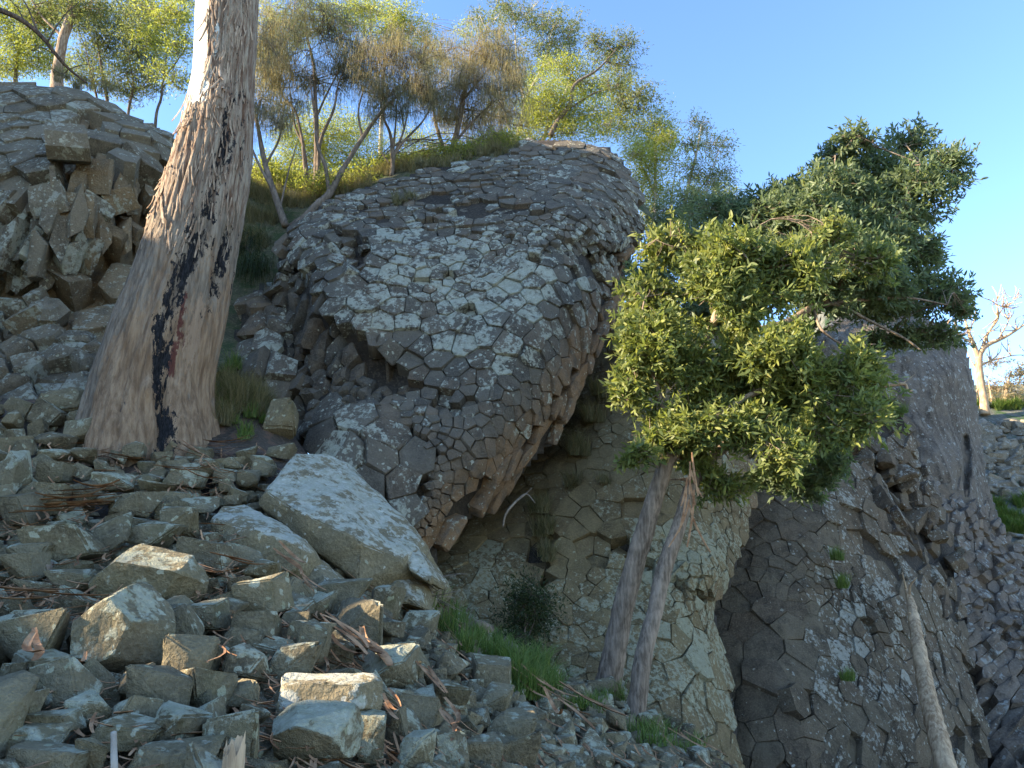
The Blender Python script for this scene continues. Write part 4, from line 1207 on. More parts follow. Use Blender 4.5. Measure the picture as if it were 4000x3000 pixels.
red = 0.62 * np.exp(-((uw - np.interp(py_c, [1100, 1400, 1600], [0.60, 0.62, 0.66])[:, None]) / 0.07) ** 2) * sstep(1080, 1220, PY + 60 * n2) * sstep(1580, 1480, PY + 60 * n1) * front
wood = 0.66 * np.exp(-((uw - 0.80) / 0.14) ** 2) * sstep(1060, 1240, PY + 90 * n2) * sstep(1640, 1500, PY + 90 * n1) * front
tan = 0.75 * sstep(-0.55, -0.1, u + 0.3 * n1) * sstep(820, 1650, PY + 160 * n1) + 0.22
tan = np.maximum(tan, 0.6 * np.exp(-((u + 0.28) / 0.12) ** 2) * (PY < 420))
flaky = sstep(1150, 700, PY) * 0.8
ridge = 1 - np.abs(nz(10, 0.25, 4)) * 2
rel = 0.045 * ridge * (1 - 0.9 * pale) + 0.035 * n1 * (0.4 + 0.6 * sstep(200, 900, PY)) + 0.012 * n2 * (1 - 0.8 * pale)
rel = rel - 0.05 * sstep(0.3, 0.6, char) + 0.012 * pale - 0.02 * np.minimum(1, wood + red)
rel = rel + 0.09 * np.exp(-(((u - 0.39) / 0.10) ** 2 + ((PY - 1565) / 45) ** 2) * 1.3) * front
rel = rel + 0.07 * np.exp(-(((u - 0.45) / 0.25) ** 2 + ((PY - 470) / 55) ** 2)) * front * (0.6 + n2)
rel = rel + sstep(1350, 1780, PY) * 0.06 * np.cos(TH * 6 + 0.8 + n1)
R = rad[:, None] + rel
V = np.stack([cen[:, 0][:, None] + R * np.sin(TH), cen[:, 1][:, None] - R * np.cos(TH), cen[:, 2][:, None] + 0 * TH], -1)
euc = thing('eucalyptus_tree', (cen[-1, 0], cen[-1, 1], cen[-60, 2]), 'huge eucalyptus trunk with peeling bark, white smooth patch and black fire scar', 'tree')
idx = np.arange(len(py_c) * nth).reshape(len(py_c), nth)
q = np.stack([idx[:-1], np.roll(idx[:-1], -1, 1), np.roll(idx[1:], -1, 1), idx[1:]], -1).reshape(-1, 4)[:, ::-1]
mb = MB()
mb.add(V, q, pale=pale.ravel(), char=char.ravel(), red=red.ravel(), wood=wood.ravel(), tan=tan.ravel(), flaky=flaky.ravel())
# the trunk goes on above the frame to its crown fork
top = cen[0]
tube(mb, [top + [0, 0, -0.05], top + [0.12, 0, 2.0], top + [0.25, 0.1, 4.5], top + [0.1, 0.3, 7.5]], [rad[0], rad[0] * 0.92, rad[0] * 0.78, rad[0] * 0.5], 20, flaky=0.3, pale=0.75)
part(mb, 'trunk', M['euc'], euc, smooth=True)

def strip_geo(mb, p, n, L, w, curl, lean, seg=5, **a):
    """A ribbon of bark hanging from p, standing off along n and curling."""
    t = np.linspace(0, 1, seg)
    side = np.cross(n, [0, 0, 1.0])
    side /= np.linalg.norm(side)
    C = p + np.outer(t * L, [0, 0, -1.0]) + np.outer(0.015 + curl * t ** 2, n) + np.outer(lean * L * t ** 1.5, side)
    W = w * (0.55 + 0.45 * np.sin(math.pi * (0.15 + 0.75 * t)))
    A = C - side * W[:, None] / 2
    B = C + side * W[:, None] / 2
    Cm = C + n * (w * 0.28)
    V = np.concatenate([A, Cm, B])
    k = np.arange(seg - 1)
    f = np.concatenate([np.stack([k, k + 1, k + 1 + seg, k + seg], -1), np.stack([k + seg, k + 1 + seg, k + 1 + 2 * seg, k + 2 * seg], -1)])
    mb.add(V, f, **a)

def surf_at(pyv, uv):
    i = int(np.clip(np.searchsorted(py_c, pyv), 0, len(py_c) - 1))
    a = math.asin(max(-0.999, min(0.999, uv)))
    n = np.array([math.sin(a), -math.cos(a), 0])
    j = int((a + math.pi) / (2 * math.pi) * nth) % nth
    return V_euc[i, j], n
V_euc = V
rs = random.Random(3)
spots = [(470, -0.45, 0.35, 25, 9), (480, -0.15, 0.3, 25, 8), (600, -0.85, 0.1, 50, 8), (690, -0.85, 0.12, 70, 12), (790, -0.7, 0.25, 60, 12), (330, 0.25, 0.2, 30, 8), (60, -0.15, 0.12, 60, 6), (420, 0.45, 0.3, 50, 7)]
for (y0, u0, su, sy, n) in spots:
    for _ in range(n):
        p, nn = surf_at(y0 + rs.gauss(0, sy), max(-0.98, min(0.98, u0 + rs.gauss(0, su * 0.6))))
        m1 = MB()
        strip_geo(m1, p, nn, rs.uniform(0.14, 0.5), rs.uniform(0.02, 0.055), rs.uniform(-0.01, 0.10), rs.uniform(-0.5, 0.5))
        part(m1, 'bark_strip', M['strip'], euc, smooth=True)
m1 = MB()
for _ in range(330):
    yy = rs.uniform(-60, 1000)
    uv = rs.uniform(-0.2, 0.98) if yy < 480 else rs.uniform(-0.98, 0.98)
    p, nn = surf_at(yy, uv)
    strip_geo(m1, p, nn, rs.uniform(0.08, 0.36), rs.uniform(0.012, 0.03), rs.uniform(-0.014, 0.03), rs.uniform(-0.25, 0.25), 3)
tag(part(m1, 'bark_flakes', M['strip'], euc, smooth=True), kind='stuff')

# ------------------------------------------------------------------ leaves, branches, trees
def leaf_mat(name, cols, transl=0.42, gloss=0.35, tint=1.25):
    t = NT(name)
    r = t.attr('rnd')
    cr = t.n('ValToRGB', {0: r})
    e = cr.color_ramp
    while len(e.elements) < len(cols):
        e.elements.new(0.5)
    for i, c in enumerate(cols):
        e.elements[i].position = i / (len(cols) - 1)
        e.elements[i].color = (*c, 1)
    col = cr.outputs[0]
    b = t.n('BsdfPrincipled', {'Base Color': col, 'Roughness': 0.5, 'Specular IOR Level': gloss})
    tr = t.n('BsdfTranslucent', {'Color': t.mix(1.0, col, (tint, tint * 1.02, tint * 0.62), 'MULTIPLY')})
    mx = t.n('MixShader', {0: transl, 1: b.outputs[0], 2: tr.outputs[0]})
    t.t.links.new(mx.outputs[0], t.out.inputs[0])
    return t.m

M['wattle_leaf'] = leaf_mat('wattle_leaf', [(0.090, 0.120, 0.040), (0.16, 0.19, 0.055), (0.25, 0.265, 0.075), (0.34, 0.32, 0.095)], 0.45)
M['dark_leaf'] = leaf_mat('dark_wattle_leaf', [(0.115, 0.150, 0.085), (0.15, 0.19, 0.095), (0.22, 0.245, 0.11)], 0.48)
M['gum_leaf'] = leaf_mat('gum_leaf', [(0.10, 0.12, 0.055), (0.15, 0.165, 0.065), (0.24, 0.235, 0.085)], 0.5, 0.3, 1.5)
M['lime_leaf'] = leaf_mat('lime_leaf', [(0.15, 0.175, 0.045), (0.24, 0.25, 0.058), (0.36, 0.335, 0.085)], 0.55, 0.25, 1.7)
M['oak_leaf'] = leaf_mat('she_oak_needles', [(0.24, 0.195, 0.115), (0.34, 0.28, 0.175), (0.46, 0.39, 0.25)], 0.5, 0.2, 1.2)
M['oak_dark'] = leaf_mat('grey_she_oak_needles', [(0.10, 0.105, 0.07), (0.15, 0.15, 0.095), (0.22, 0.205, 0.13)], 0.5, 0.2, 1.2)
M['grass'] = leaf_mat('green_grass', [(0.085, 0.135, 0.03), (0.13, 0.195, 0.042), (0.22, 0.24, 0.075)], 0.4, 0.25)
M['straw'] = leaf_mat('straw_grass', [(0.10, 0.11, 0.045), (0.22, 0.18, 0.09), (0.32, 0.26, 0.15)], 0.35, 0.2)
M['shrub'] = leaf_mat('shrub_leaf', [(0.030, 0.042, 0.016), (0.045, 0.060, 0.020), (0.075, 0.085, 0.03)], 0.35, 0.25)

def unit(v):
    return v / (np.linalg.norm(v, axis=-1, keepdims=True) + 1e-9)

def leaves_geo(mb, B, Dv, L, W, g, full=True, rnd=None):
    """Lanceolate leaves at B along Dv (n, 3): folded on the midrib and bent when full, else one rhomb each."""
    n = len(B)
    Dv = unit(Dv)
    s = unit(np.cross(Dv, g.normal(size=(n, 3))))
    nn = np.cross(s, Dv)
    L, W = L[:, None], W[:, None]
    rnd = g.random(n) if rnd is None else rnd
    if full:
        bend = g.normal(size=(n, 1)) * 0.16 * L
        v = [B, B + Dv * L * 0.34 + s * W * 0.5 + nn * bend * 0.4, B + Dv * L * 0.34 - s * W * 0.5 + nn * bend * 0.4,
             B + Dv * L * 0.68 + s * W * 0.42 + nn * bend * 0.9, B + Dv * L * 0.68 - s * W * 0.42 + nn * bend * 0.9, B + Dv * L + nn * bend * 1.4]
        V = np.stack(v, 1).reshape(-1, 3)
        o = np.arange(n)[:, None] * 6
        mb.add(V, o + np.array([[0, 2, 1]]), o + np.array([[3, 4, 5]]), o + np.array([[1, 2, 4, 3]]), rnd=np.repeat(rnd, 6))
    else:
        V = np.stack([B, B + Dv * L * 0.45 + s * W * 0.5, B + Dv * L, B + Dv * L * 0.45 - s * W * 0.5], 1).reshape(-1, 3)
        o = np.arange(n)[:, None] * 4
        mb.add(V, o + np.array([[0, 1, 2, 3]]), rnd=np.repeat(rnd, 4))

def droop_geo(mb, B, L, W, g, out=0.25, rnd=None):
    """Hanging needles: each a thin ribbon of two pieces that arches over and falls."""
    n = len(B)
    a = g.random(n) * 2 * math.pi
    h = np.stack([np.cos(a), np.sin(a), 0 * a], -1)
    s = np.stack([-np.sin(a + 1), np.cos(a + 1), 0 * a], -1)
    up = (g.random(n) * 0.25)[:, None] * np.array([0, 0, 1.0])
    L, W = L[:, None], W[:, None]
    p1 = B + h * L * out + up * L
    p2 = B + h * L * out * 1.6 - np.array([0, 0, 1.0]) * L * 0.85
    V = np.stack([B - s * W, B + s * W, p1 + s * W, p1 - s * W, p2], 1).reshape(-1, 3)
    o = np.arange(n)[:, None] * 5
    rnd = g.random(n) if rnd is None else rnd
    mb.add(V, o + np.array([[0, 1, 2, 3]]), o + np.array([[3, 2, 4]]), rnd=np.repeat(rnd, 5))

def make_tree(name, label, cat, stems, lobes, leaf, bark, leafmat, seed, group=None, twigs=1.0, subs=9, thin=0.010, limb_r=0.022, clump=0.0, branchy=True, lw=1.0, rgrad=0.0):
    """stems: lists of (px, py, D, radius); lobes: (px, py, D, rx, ry, n): soft clumps of foliage that branches grow out to."""
    g = np.random.default_rng(seed)
    base = at(*stems[0][0][:3])
    root = thing(name, base, label, cat, group)
    skel = []
    for k, st in enumerate(stems):
        st = np.array(st, float)
        P = at(st[:, 0], st[:, 1], st[:, 2])
        n = max(8, int(6 * len(st)))
        Q = smooth_path(np.concatenate([P, st[:, 3:4]], 1), n)
        Q[:, :3] += 0.02 * fbm(Q[:, :3] * 1.3 + k, 3)[:, None]
        mb = MB()
        tube(mb, Q[:, :3], np.maximum(Q[:, 3], 0.006), 12 if st[0, 3] > 0.08 else 7, rough=0.12)
        part(mb, 'trunk' if k == 0 else 'limb', bark, root, smooth=True)
        skel.append(Q)
    S = np.concatenate(skel)
    tw, lf = MB(), MB()
    for (px, py, D, rx, ry, n) in lobes:
        D = D + (g.normal() * 0.25 if leaf == 'wattle' else g.normal() * 0.5)
        c = at(px, py, D)
        z = D * CP + (c[2] - CZ) * SP
        gr = 1.12 if leaf == 'wattle' else 1.2
        rx, ry = rx * gr, ry * gr
        r = np.array([rx / FPX * z, 0.75 * (rx + ry) / 2 / FPX * z, ry / FPX * z])
        n = int(n * twigs)
        dirs = unit(g.normal(size=(n, 3)))
        T = c + dirs * r * (g.random((n, 1)) ** (0.48 if leaf == 'wattle' else 0.5)) * (1.0 + 0.38 * (g.random((n, 1)) < 0.16)) * (1 + 0.35 * fbm(dirs * 1.8 + seed + px, 3)[:, None])
        if clump:
            cl = fbm(T * 1.6 + seed, 2)
            T = T[cl > np.quantile(cl, clump)]
            n = len(T)
        # a limb to the lobe, then sticks from the limb to the twigs
        i = np.argmin(np.linalg.norm(S[:, :3] - c, axis=1) + 0.6 * np.maximum(0, S[:, 2] - c[2]))
        a = S[i, :3]
        m = (a + c) / 2 + np.array([0, 0, 0.12]) * np.linalg.norm(c - a) + g.normal(size=3) * 0.1 * np.linalg.norm(c - a)
        lr = min(limb_r * (0.6 if leaf == 'wattle' else 1.0), S[i, 3] * 0.7 + 0.004)
        limb = smooth_path([a, m, c], 9)
        if branchy:
            tube(tw, limb, np.linspace(lr, lr * 0.45, 9), 5, cap=False)
        hubs = []
        for _ in range(subs):
            e = c + unit(g.normal(size=3)) * r * (0.45 + 0.4 * g.random())
            b = limb[g.integers(3, 9)]
            mm = (b + e) / 2 + g.normal(size=3) * 0.08 * np.linalg.norm(e - b)
            pth = smooth_path([b, mm, e], 6)
            if branchy:
                tube(tw, pth, np.linspace(lr * 0.42, thin * 0.6, 6), 4, cap=False)
            hubs.append(pth)
        Hb = np.concatenate(hubs + [limb[4:]])
        if n == 0:
            continue
        j = np.array([np.argmin(((Hb - t) ** 2).sum(1)) for t in T])
        out = T - Hb[j]
        if branchy:
            for t_, h_ in list(zip(T, Hb[j]))[:: max(1, n // 60)]:
                tube(tw, [h_, (h_ + t_) / 2 + g.normal(size=3) * 0.02, t_], [thin * 0.6, thin * 0.45, thin * 0.25], 3, cap=False)
        od = unit(unit(out) + np.array([0, 0, 0.25]) + 0.4 * g.normal(size=(n, 3)))
        sh = g.normal(size=n) * 0.16 + 0.45
        if leaf == 'wattle':
            k, ln = 15, 0.24
            t = g.random((n, k, 1))
            B = (T[:, None] + od[:, None] * (t - 0.5) * ln + g.normal(size=(n, k, 3)) * 0.015).reshape(-1, 3)
            Dv = (od[:, None] * 0.7 + g.normal(size=(n, k, 3)) * 0.75).reshape(-1, 3)
            leaves_geo(lf, B, Dv, lw * 0.105 * (0.65 + 0.6 * g.random(n * k)), lw * 0.030 * (0.7 + 0.5 * g.random(n * k)), g, True, np.clip(np.repeat(sh, k) + 0.18 * g.normal(size=n * k), 0, 1))
        elif leaf == 'gum':
            k, ln = 11, 0.32
            t = g.random((n, k, 1))
            B = (T[:, None] + od[:, None] * (t - 0.5) * ln + g.normal(size=(n, k, 3)) * 0.06).reshape(-1, 3)
            Dv = (od[:, None] * 0.5 + g.normal(size=(n, k, 3)) * 0.6 + np.array([0, 0, -0.45])).reshape(-1, 3)
            leaves_geo(lf, B, Dv, lw * 0.12 * (0.6 + 0.7 * g.random(n * k)), lw * 0.030 * (0.7 + 0.5 * g.random(n * k)), g, False, np.clip(np.repeat(sh, k) + 0.15 * g.normal(size=n * k), 0, 1))
        elif leaf == 'fine':
            k = 12
            B = (T[:, None] + g.normal(size=(n, k, 3)) * [0.11, 0.11, 0.07]).reshape(-1, 3)
            Dv = (od[:, None] * 0.6 + g.normal(size=(n, k, 3)) * 0.8).reshape(-1, 3)
            leaves_geo(lf, B, Dv, lw * 0.096 * (0.6 + 0.7 * g.random(n * k)), lw * 0.028 * (0.7 + 0.5 * g.random(n * k)), g, False, np.clip(np.repeat(sh, k) + 0.15 * g.normal(size=n * k), 0, 1))
        elif leaf == 'oak':
            k = 13
            B = (T[:, None] + od[:, None] * (g.random((n, k, 1)) - 0.4) * 0.35 + g.normal(size=(n, k, 3)) * 0.05).reshape(-1, 3)
            droop_geo(lf, B, lw * 0.34 * (0.5 + 0.9 * g.random(n * k)), np.full(n * k, 0.0048), g, 0.28, np.clip(np.repeat(sh, k) + 0.2 * g.normal(size=n * k), 0, 1))
    if tw.n:
        tag(part(tw, 'twigs', bark, root, smooth=True), kind='stuff')
    if lf.n:
        tag(part(lf, 'crown', leafmat, root), kind='stuff')
    return root

def cv(lst, sx, ox, oy, D, dens=1.0):
    return [(ox + a * sx, oy + b * sx, D + (d[0] if d else 0), c * sx, e * sx, dens * (c * sx) * (e * sx) / 48) for a, b, c, e, *d in lst]

# --- the sunlit wattle with two slender trunks in front of the wall
W1 = cv([(650, 680, 150, 85), (800, 790, 200, 130), (1180, 650, 120, 80), (1080, 790, 170, 90), (1400, 800, 120, 70), (640, 900, 190, 140), (330, 980, 160, 140), (700, 1010, 200, 120), (330, 1200, 180, 180),
         (600, 1290, 300, 180), (980, 1240, 240, 130), (1150, 1390, 240, 150), (800, 1490, 320, 160), (1250, 1560, 200, 110), (240, 1430, 110, 110), (1330, 1330, 120, 120), (500, 1500, 180, 140), (420, 720, 150, 90), (1400, 1480, 110, 90), (900, 900, 160, 100)], 0.7838, 2300, 400, 8.7, 0.95)
W1 += cv([(450, 160, 230, 130), (640, 330, 150, 70), (870, 490, 190, 80), (1270, 250, 150, 110), (1270, 370, 110, 80), (300, 300, 110, 60), (750, 120, 250, 120), (1050, 120, 200, 120)], 0.6028, 2300, 1600, 8.5, 0.9)
make_tree('wattle_tree', 'sunlit bushy wattle with a stout leaning grey trunk in front of the rock wall', 'tree',
          [[(2372, 2700, 9.05, 0.165), (2398, 2560, 9.05, 0.14), (2440, 2350, 9.0, 0.125), (2510, 2100, 8.9, 0.115), (2575, 1890, 8.8, 0.10), (2640, 1700, 8.75, 0.085), (2700, 1500, 8.8, 0.065), (2790, 1250, 8.9, 0.05), (2860, 1000, 9.0, 0.03)],
           [(2600, 1830, 8.8, 0.06), (2700, 1700, 8.6, 0.05), (2900, 1560, 8.5, 0.04), (3150, 1450, 8.6, 0.025)], [(2640, 1700, 8.75, 0.05), (2560, 1500, 8.6, 0.04), (2500, 1250, 8.6, 0.025)]],
          W1, 'wattle', M['wattle_bark'], M['wattle_leaf'], 71, subs=12, clump=0.34)
W2 = cv([(1320, 190, 100, 65), (1240, 290, 90, 80), (1600, 210, 120, 90), (1790, 300, 110, 90), (1420, 370, 260, 130), (1640, 440, 180, 120), (1010, 450, 110, 70), (900, 500, 90, 60), (1200, 520, 280, 110), (1580, 590, 120, 60),
         (950, 640, 280, 120), (1500, 820, 220, 120), (1740, 960, 150, 100), (1690, 740, 90, 70), (1680, 1170, 180, 55), (1450, 1000, 250, 70), (1250, 900, 200, 110), (950, 850, 230, 140), (1200, 760, 230, 120), (640, 1020, 190, 140), (1000, 560, 200, 90), (1100, 700, 200, 130, -0.8), (1300, 750, 200, 120, -0.8), (1150, 950, 180, 100, -0.9), (1420, 930, 180, 90, -0.8), (1330, 620, 160, 100, -0.7), (1500, 700, 140, 110, -0.4), (1212, 434, 170, 110, -0.5), (1340, 574, 170, 110, -0.6), (1085, 536, 160, 100, -0.6), (893, 560, 150, 90, -0.4), (1480, 560, 140, 100, -0.4), (1420, 850, 150, 90, -0.8), (720, 560, 160, 80), (500, 780, 150, 110), (280, 900, 110, 110), (1860, 1030, 60, 50), (1500, 1180, 140, 40), (1050, 1150, 80, 60)], 0.7838, 2300, 400, 11.0, 0.9)
W2 += cv([(1400, 500, 150, 70), (1250, 420, 180, 80), (1500, 180, 200, 140), (1560, 380, 100, 80)], 0.6028, 2300, 1600, 9.6, 0.9)
make_tree('wattle_tree', 'dark leafed wattle on a thin crooked trunk, its crown leaning out against the sky', 'tree',
          [[(2468, 2890, 8.5, 0.135), (2490, 2740, 8.5, 0.105), (2515, 2560, 8.55, 0.098), (2560, 2380, 8.6, 0.09), (2590, 2240, 8.65, 0.095), (2650, 2060, 8.7, 0.085), (2700, 1900, 8.9, 0.075), (2800, 1770, 9.2, 0.07), (2910, 1690, 9.4, 0.065), (2950, 1600, 9.5, 0.06), (2960, 1480, 9.6, 0.06), (2930, 1330, 9.8, 0.06)],
           [(2935, 1330, 9.8, 0.062), (2966, 1293, 9.85, 0.06), (3084, 1254, 9.95, 0.058), (3160, 1205, 10.0, 0.054), (3225, 1170, 10.1, 0.05), (3350, 1040, 10.3, 0.04), (3500, 850, 10.5, 0.03), (3600, 640, 10.6, 0.02)],
           [(3160, 1205, 10.0, 0.03), (3264, 1191, 10.0, 0.026), (3397, 1254, 10.0, 0.022), (3523, 1317, 10.0, 0.018), (3600, 1370, 10.0, 0.010)], [(3230, 1185, 10.1, 0.028), (3400, 1170, 10.2, 0.022), (3560, 1165, 10.3, 0.018), (3700, 1190, 10.3, 0.010)],
           [(3180, 1215, 10.0, 0.022), (3210, 1290, 9.9, 0.018), (3300, 1350, 9.9, 0.012), (3420, 1345, 9.9, 0.008)], [(3225, 1170, 10.1, 0.045), (3200, 1050, 10.2, 0.04), (3180, 900, 10.3, 0.03), (3260, 700, 10.4, 0.02)],
           [(2910, 1690, 9.4, 0.04), (3100, 1750, 9.5, 0.025), (3250, 1850, 9.6, 0.015)]],
          W2, 'wattle', M['wattle_bark'], M['dark_leaf'], 72, subs=12, clump=0.0)
# ------------------------------------------------------------------ trees on the hilltop
def lb(lst, D, dens=1.0):
    return [(x, y, D + (e[0] if e else 0), rx, ry, dens * rx * ry / 24) for x, y, rx, ry, *e in lst]

make_tree('she_oak_tree', 'many stemmed dark she-oak with drooping grey needles between the eucalyptus and the dome', 'tree',
          [[(1228, 815, 17.0, 0.088), (1236, 640, 17.0, 0.075), (1236, 490, 17.0, 0.061), (1226, 270, 17.1, 0.041), (1200, 140, 17.2, 0.027), (1190, 40, 17.2, 0.014)],
           [(1200, 810, 17.0, 0.054), (1190, 640, 17.0, 0.048), (1160, 450, 17.0, 0.034), (1110, 380, 17.0, 0.027), (1080, 300, 17.0, 0.014)],
           [(1240, 760, 17.0, 0.061), (1250, 560, 16.9, 0.048), (1300, 430, 16.9, 0.034), (1330, 300, 16.9, 0.020), (1400, 200, 16.9, 0.010)],
           [(1215, 800, 17.0, 0.048), (1190, 600, 17.1, 0.034), (1150, 480, 17.1, 0.027), (1130, 330, 17.1, 0.014)],
           [(1225, 480, 17.0, 0.034), (1270, 380, 17.0, 0.027), (1330, 260, 17.0, 0.014)]],
          lb([(1280, 130, 150, 120), (1180, 60, 130, 90), (1100, 190, 110, 110), (1400, 190, 100, 110), (1330, 260, 110, 70), (1150, 280, 90, 80), (1250, 330, 130, 60), (1050, 330, 60, 90), (1420, 300, 60, 60), (1110, 420, 70, 70)], 17.0, 0.34),
          'oak', M['oak_bark'], M['oak_dark'], 81, 'she-oak trees on the rock rim', subs=22, thin=0.016, limb_r=0.035, clump=0.3)
make_tree('she_oak_tree', 'slanting she-oak with a thick reddish trunk lying along the edge of the dome', 'tree',
          [[(1110, 905, 15.9, 0.102), (1180, 860, 16.0, 0.102), (1240, 800, 16.1, 0.099), (1290, 752, 16.2, 0.088), (1340, 660, 16.3, 0.061), (1415, 540, 16.4, 0.051), (1500, 425, 16.5, 0.037), (1560, 370, 16.5, 0.027), (1625, 325, 16.6, 0.014)],
           [(1285, 755, 16.2, 0.061), (1270, 650, 16.2, 0.048), (1240, 560, 16.3, 0.041), (1225, 420, 16.4, 0.027), (1210, 300, 16.4, 0.014)], [(1415, 540, 16.4, 0.031), (1400, 430, 16.4, 0.024), (1440, 300, 16.5, 0.010)], [(1500, 425, 16.5, 0.024), (1490, 330, 16.5, 0.017), (1520, 220, 16.5, 0.008)]],
          lb([(1530, 160, 75, 80), (1470, 240, 90, 80), (1590, 230, 80, 80), (1660, 220, 60, 80), (1570, 330, 100, 70), (1480, 350, 70, 60), (1640, 330, 60, 60)], 16.6, 0.34),
          'oak', M['oak_bark'], M['oak_leaf'], 82, 'she-oak trees on the rock rim', subs=18, thin=0.016, limb_r=0.03, clump=0.3)
make_tree('she_oak_tree', 'thin bare stemmed she-oak leaning beside the eucalyptus trunk', 'tree',
          [[(1115, 885, 15.6, 0.082), (1080, 780, 15.7, 0.075), (1040, 660, 15.8, 0.068), (1012, 520, 15.9, 0.048), (985, 380, 16.0, 0.034), (990, 240, 16.0, 0.020)],
           [(1075, 760, 15.7, 0.041), (1010, 640, 15.7, 0.031), (960, 520, 15.8, 0.014)], [(1035, 650, 15.8, 0.034), (1090, 540, 15.9, 0.024), (1110, 420, 15.9, 0.010)], [(1090, 830, 15.7, 0.027), (1120, 700, 15.8, 0.020), (1160, 560, 15.9, 0.010)]],
          lb([(1040, 150, 80, 130), (1060, 280, 80, 90), (1010, 420, 60, 80), (1090, 480, 60, 60)], 16.0, 0.3),
          'oak', M['oak_bark'], M['oak_leaf'], 83, 'she-oak trees on the rock rim', subs=14, thin=0.012)
make_tree('she_oak_tree', 'small fan shaped she-oak with bare dark stems rising from the rock edge', 'tree',
          [[(1530, 690, 16.8, 0.068), (1535, 600, 16.8, 0.058), (1525, 520, 16.8, 0.041), (1500, 460, 16.8, 0.031), (1480, 360, 16.9, 0.014)], [(1532, 620, 16.8, 0.041), (1570, 560, 16.8, 0.034), (1650, 475, 16.9, 0.024), (1700, 380, 16.9, 0.010)],
           [(1540, 600, 16.8, 0.034), (1580, 500, 16.8, 0.024), (1600, 380, 16.9, 0.012)], [(1535, 600, 16.8, 0.031), (1545, 480, 16.8, 0.024), (1550, 360, 16.8, 0.010)], [(1520, 640, 16.8, 0.024), (1480, 580, 16.8, 0.014)]],
          lb([(1500, 380, 90, 60), (1600, 370, 90, 60), (1680, 400, 70, 60), (1560, 440, 110, 50), (1470, 450, 60, 50)], 16.9, 0.2),
          'oak', M['oak_bark'], M['oak_dark'], 84, 'she-oak trees on the rock rim', subs=14, thin=0.012)
make_tree('she_oak_tree', 'big straw brown weeping she-oak on top of the dome', 'tree',
          [[(1757, 635, 18.3, 0.116), (1765, 590, 18.3, 0.095), (1785, 510, 18.3, 0.075), (1822, 330, 18.4, 0.048), (1840, 200, 18.4, 0.020)], [(1750, 620, 18.3, 0.075), (1725, 560, 18.3, 0.061), (1697, 455, 18.3, 0.041), (1690, 330, 18.4, 0.014)],
           [(1775, 560, 18.3, 0.041), (1850, 470, 18.3, 0.031), (1950, 380, 18.4, 0.014)], [(1770, 590, 18.3, 0.034), (1870, 550, 18.2, 0.024), (1990, 540, 18.2, 0.010)], [(1810, 390, 18.4, 0.034), (1900, 280, 18.4, 0.020), (1960, 200, 18.4, 0.010)]],
          lb([(1720, 230, 80, 70), (1850, 210, 120, 90), (1970, 210, 100, 90), (1780, 330, 120, 90), (1920, 340, 130, 100), (1700, 360, 80, 80), (1850, 450, 130, 80), (1970, 450, 90, 90), (1950, 550, 80, 50), (1740, 460, 70, 50), (2010, 330, 50, 90)], 18.4, 0.52),
          'oak', M['oak_bark'], M['oak_leaf'], 85, 'she-oak trees on the rock rim', subs=18, thin=0.016, limb_r=0.035, clump=0.3)

GUM = 'sunlit trees along the skyline'
make_tree('gum_tree', 'tall airy gum with pale thin branches behind the weeping she-oak', 'tree',
          [[(1985, 640, 22.5, 0.095), (2030, 500, 22.5, 0.075), (2060, 380, 22.5, 0.061), (2120, 260, 22.5, 0.041), (2170, 120, 22.5, 0.020)], [(2050, 400, 22.5, 0.048), (2020, 250, 22.5, 0.034), (2010, 60, 22.5, 0.014)], [(2000, 560, 22.5, 0.034), (1950, 350, 22.5, 0.027), (1900, 120, 22.5, 0.010)]],
          lb([(2005, 50, 80, 60), (2090, 70, 60, 60), (2175, 110, 90, 75), (1880, 70, 50, 45), (2210, 190, 55, 55), (2100, 190, 90, 60), (1935, 130, 60, 60), (2060, 300, 90, 60), (1950, 420, 70, 60), (2080, 420, 60, 60), (2170, 250, 70, 40), (1960, 15, 50, 30), (2240, 120, 40, 50)], 22.5, 0.62), 'gum', M['pale_bark'], M['gum_leaf'], 86, GUM, thin=0.014)
make_tree('gum_tree', 'leaning gum whose dark green tufts reach furthest out against the sky', 'tree',
          [[(2150, 530, 20.5, 0.088), (2180, 470, 20.5, 0.075), (2225, 410, 20.5, 0.061), (2245, 330, 20.5, 0.048), (2330, 275, 20.5, 0.034), (2410, 190, 20.5, 0.014)], [(2230, 420, 20.5, 0.034), (2330, 360, 20.5, 0.024), (2450, 340, 20.5, 0.010)]],
          lb([(2325, 165, 52, 48), (2435, 180, 65, 65), (2425, 255, 55, 40), (2370, 230, 50, 40), (2490, 375, 75, 65), (2420, 330, 60, 50), (2450, 420, 60, 40)], 20.5, 0.75), 'gum', M['oak_bark'], M['gum_leaf'], 87, GUM, thin=0.014)
make_tree('wattle_tree', 'bright yellow green feathery tree above the crest of the dome', 'tree',
          [[(2100, 640, 21.3, 0.075), (2130, 520, 21.3, 0.054), (2200, 380, 21.3, 0.041), (2240, 270, 21.3, 0.017)], [(2125, 530, 21.3, 0.034), (2300, 450, 21.3, 0.024), (2400, 440, 21.3, 0.010)]],
          lb([(2220, 260, 85, 45), (2140, 370, 95, 80), (2240, 340, 90, 60), (2345, 345, 95, 60), (2200, 440, 110, 60), (2320, 455, 150, 55), (2100, 450, 70, 60), (2060, 520, 60, 60), (2420, 500, 90, 45), (2220, 520, 120, 40), (2130, 250, 30, 25)], 21.3, 1.0), 'fine', M['pale_bark'], M['lime_leaf'], 88, GUM)
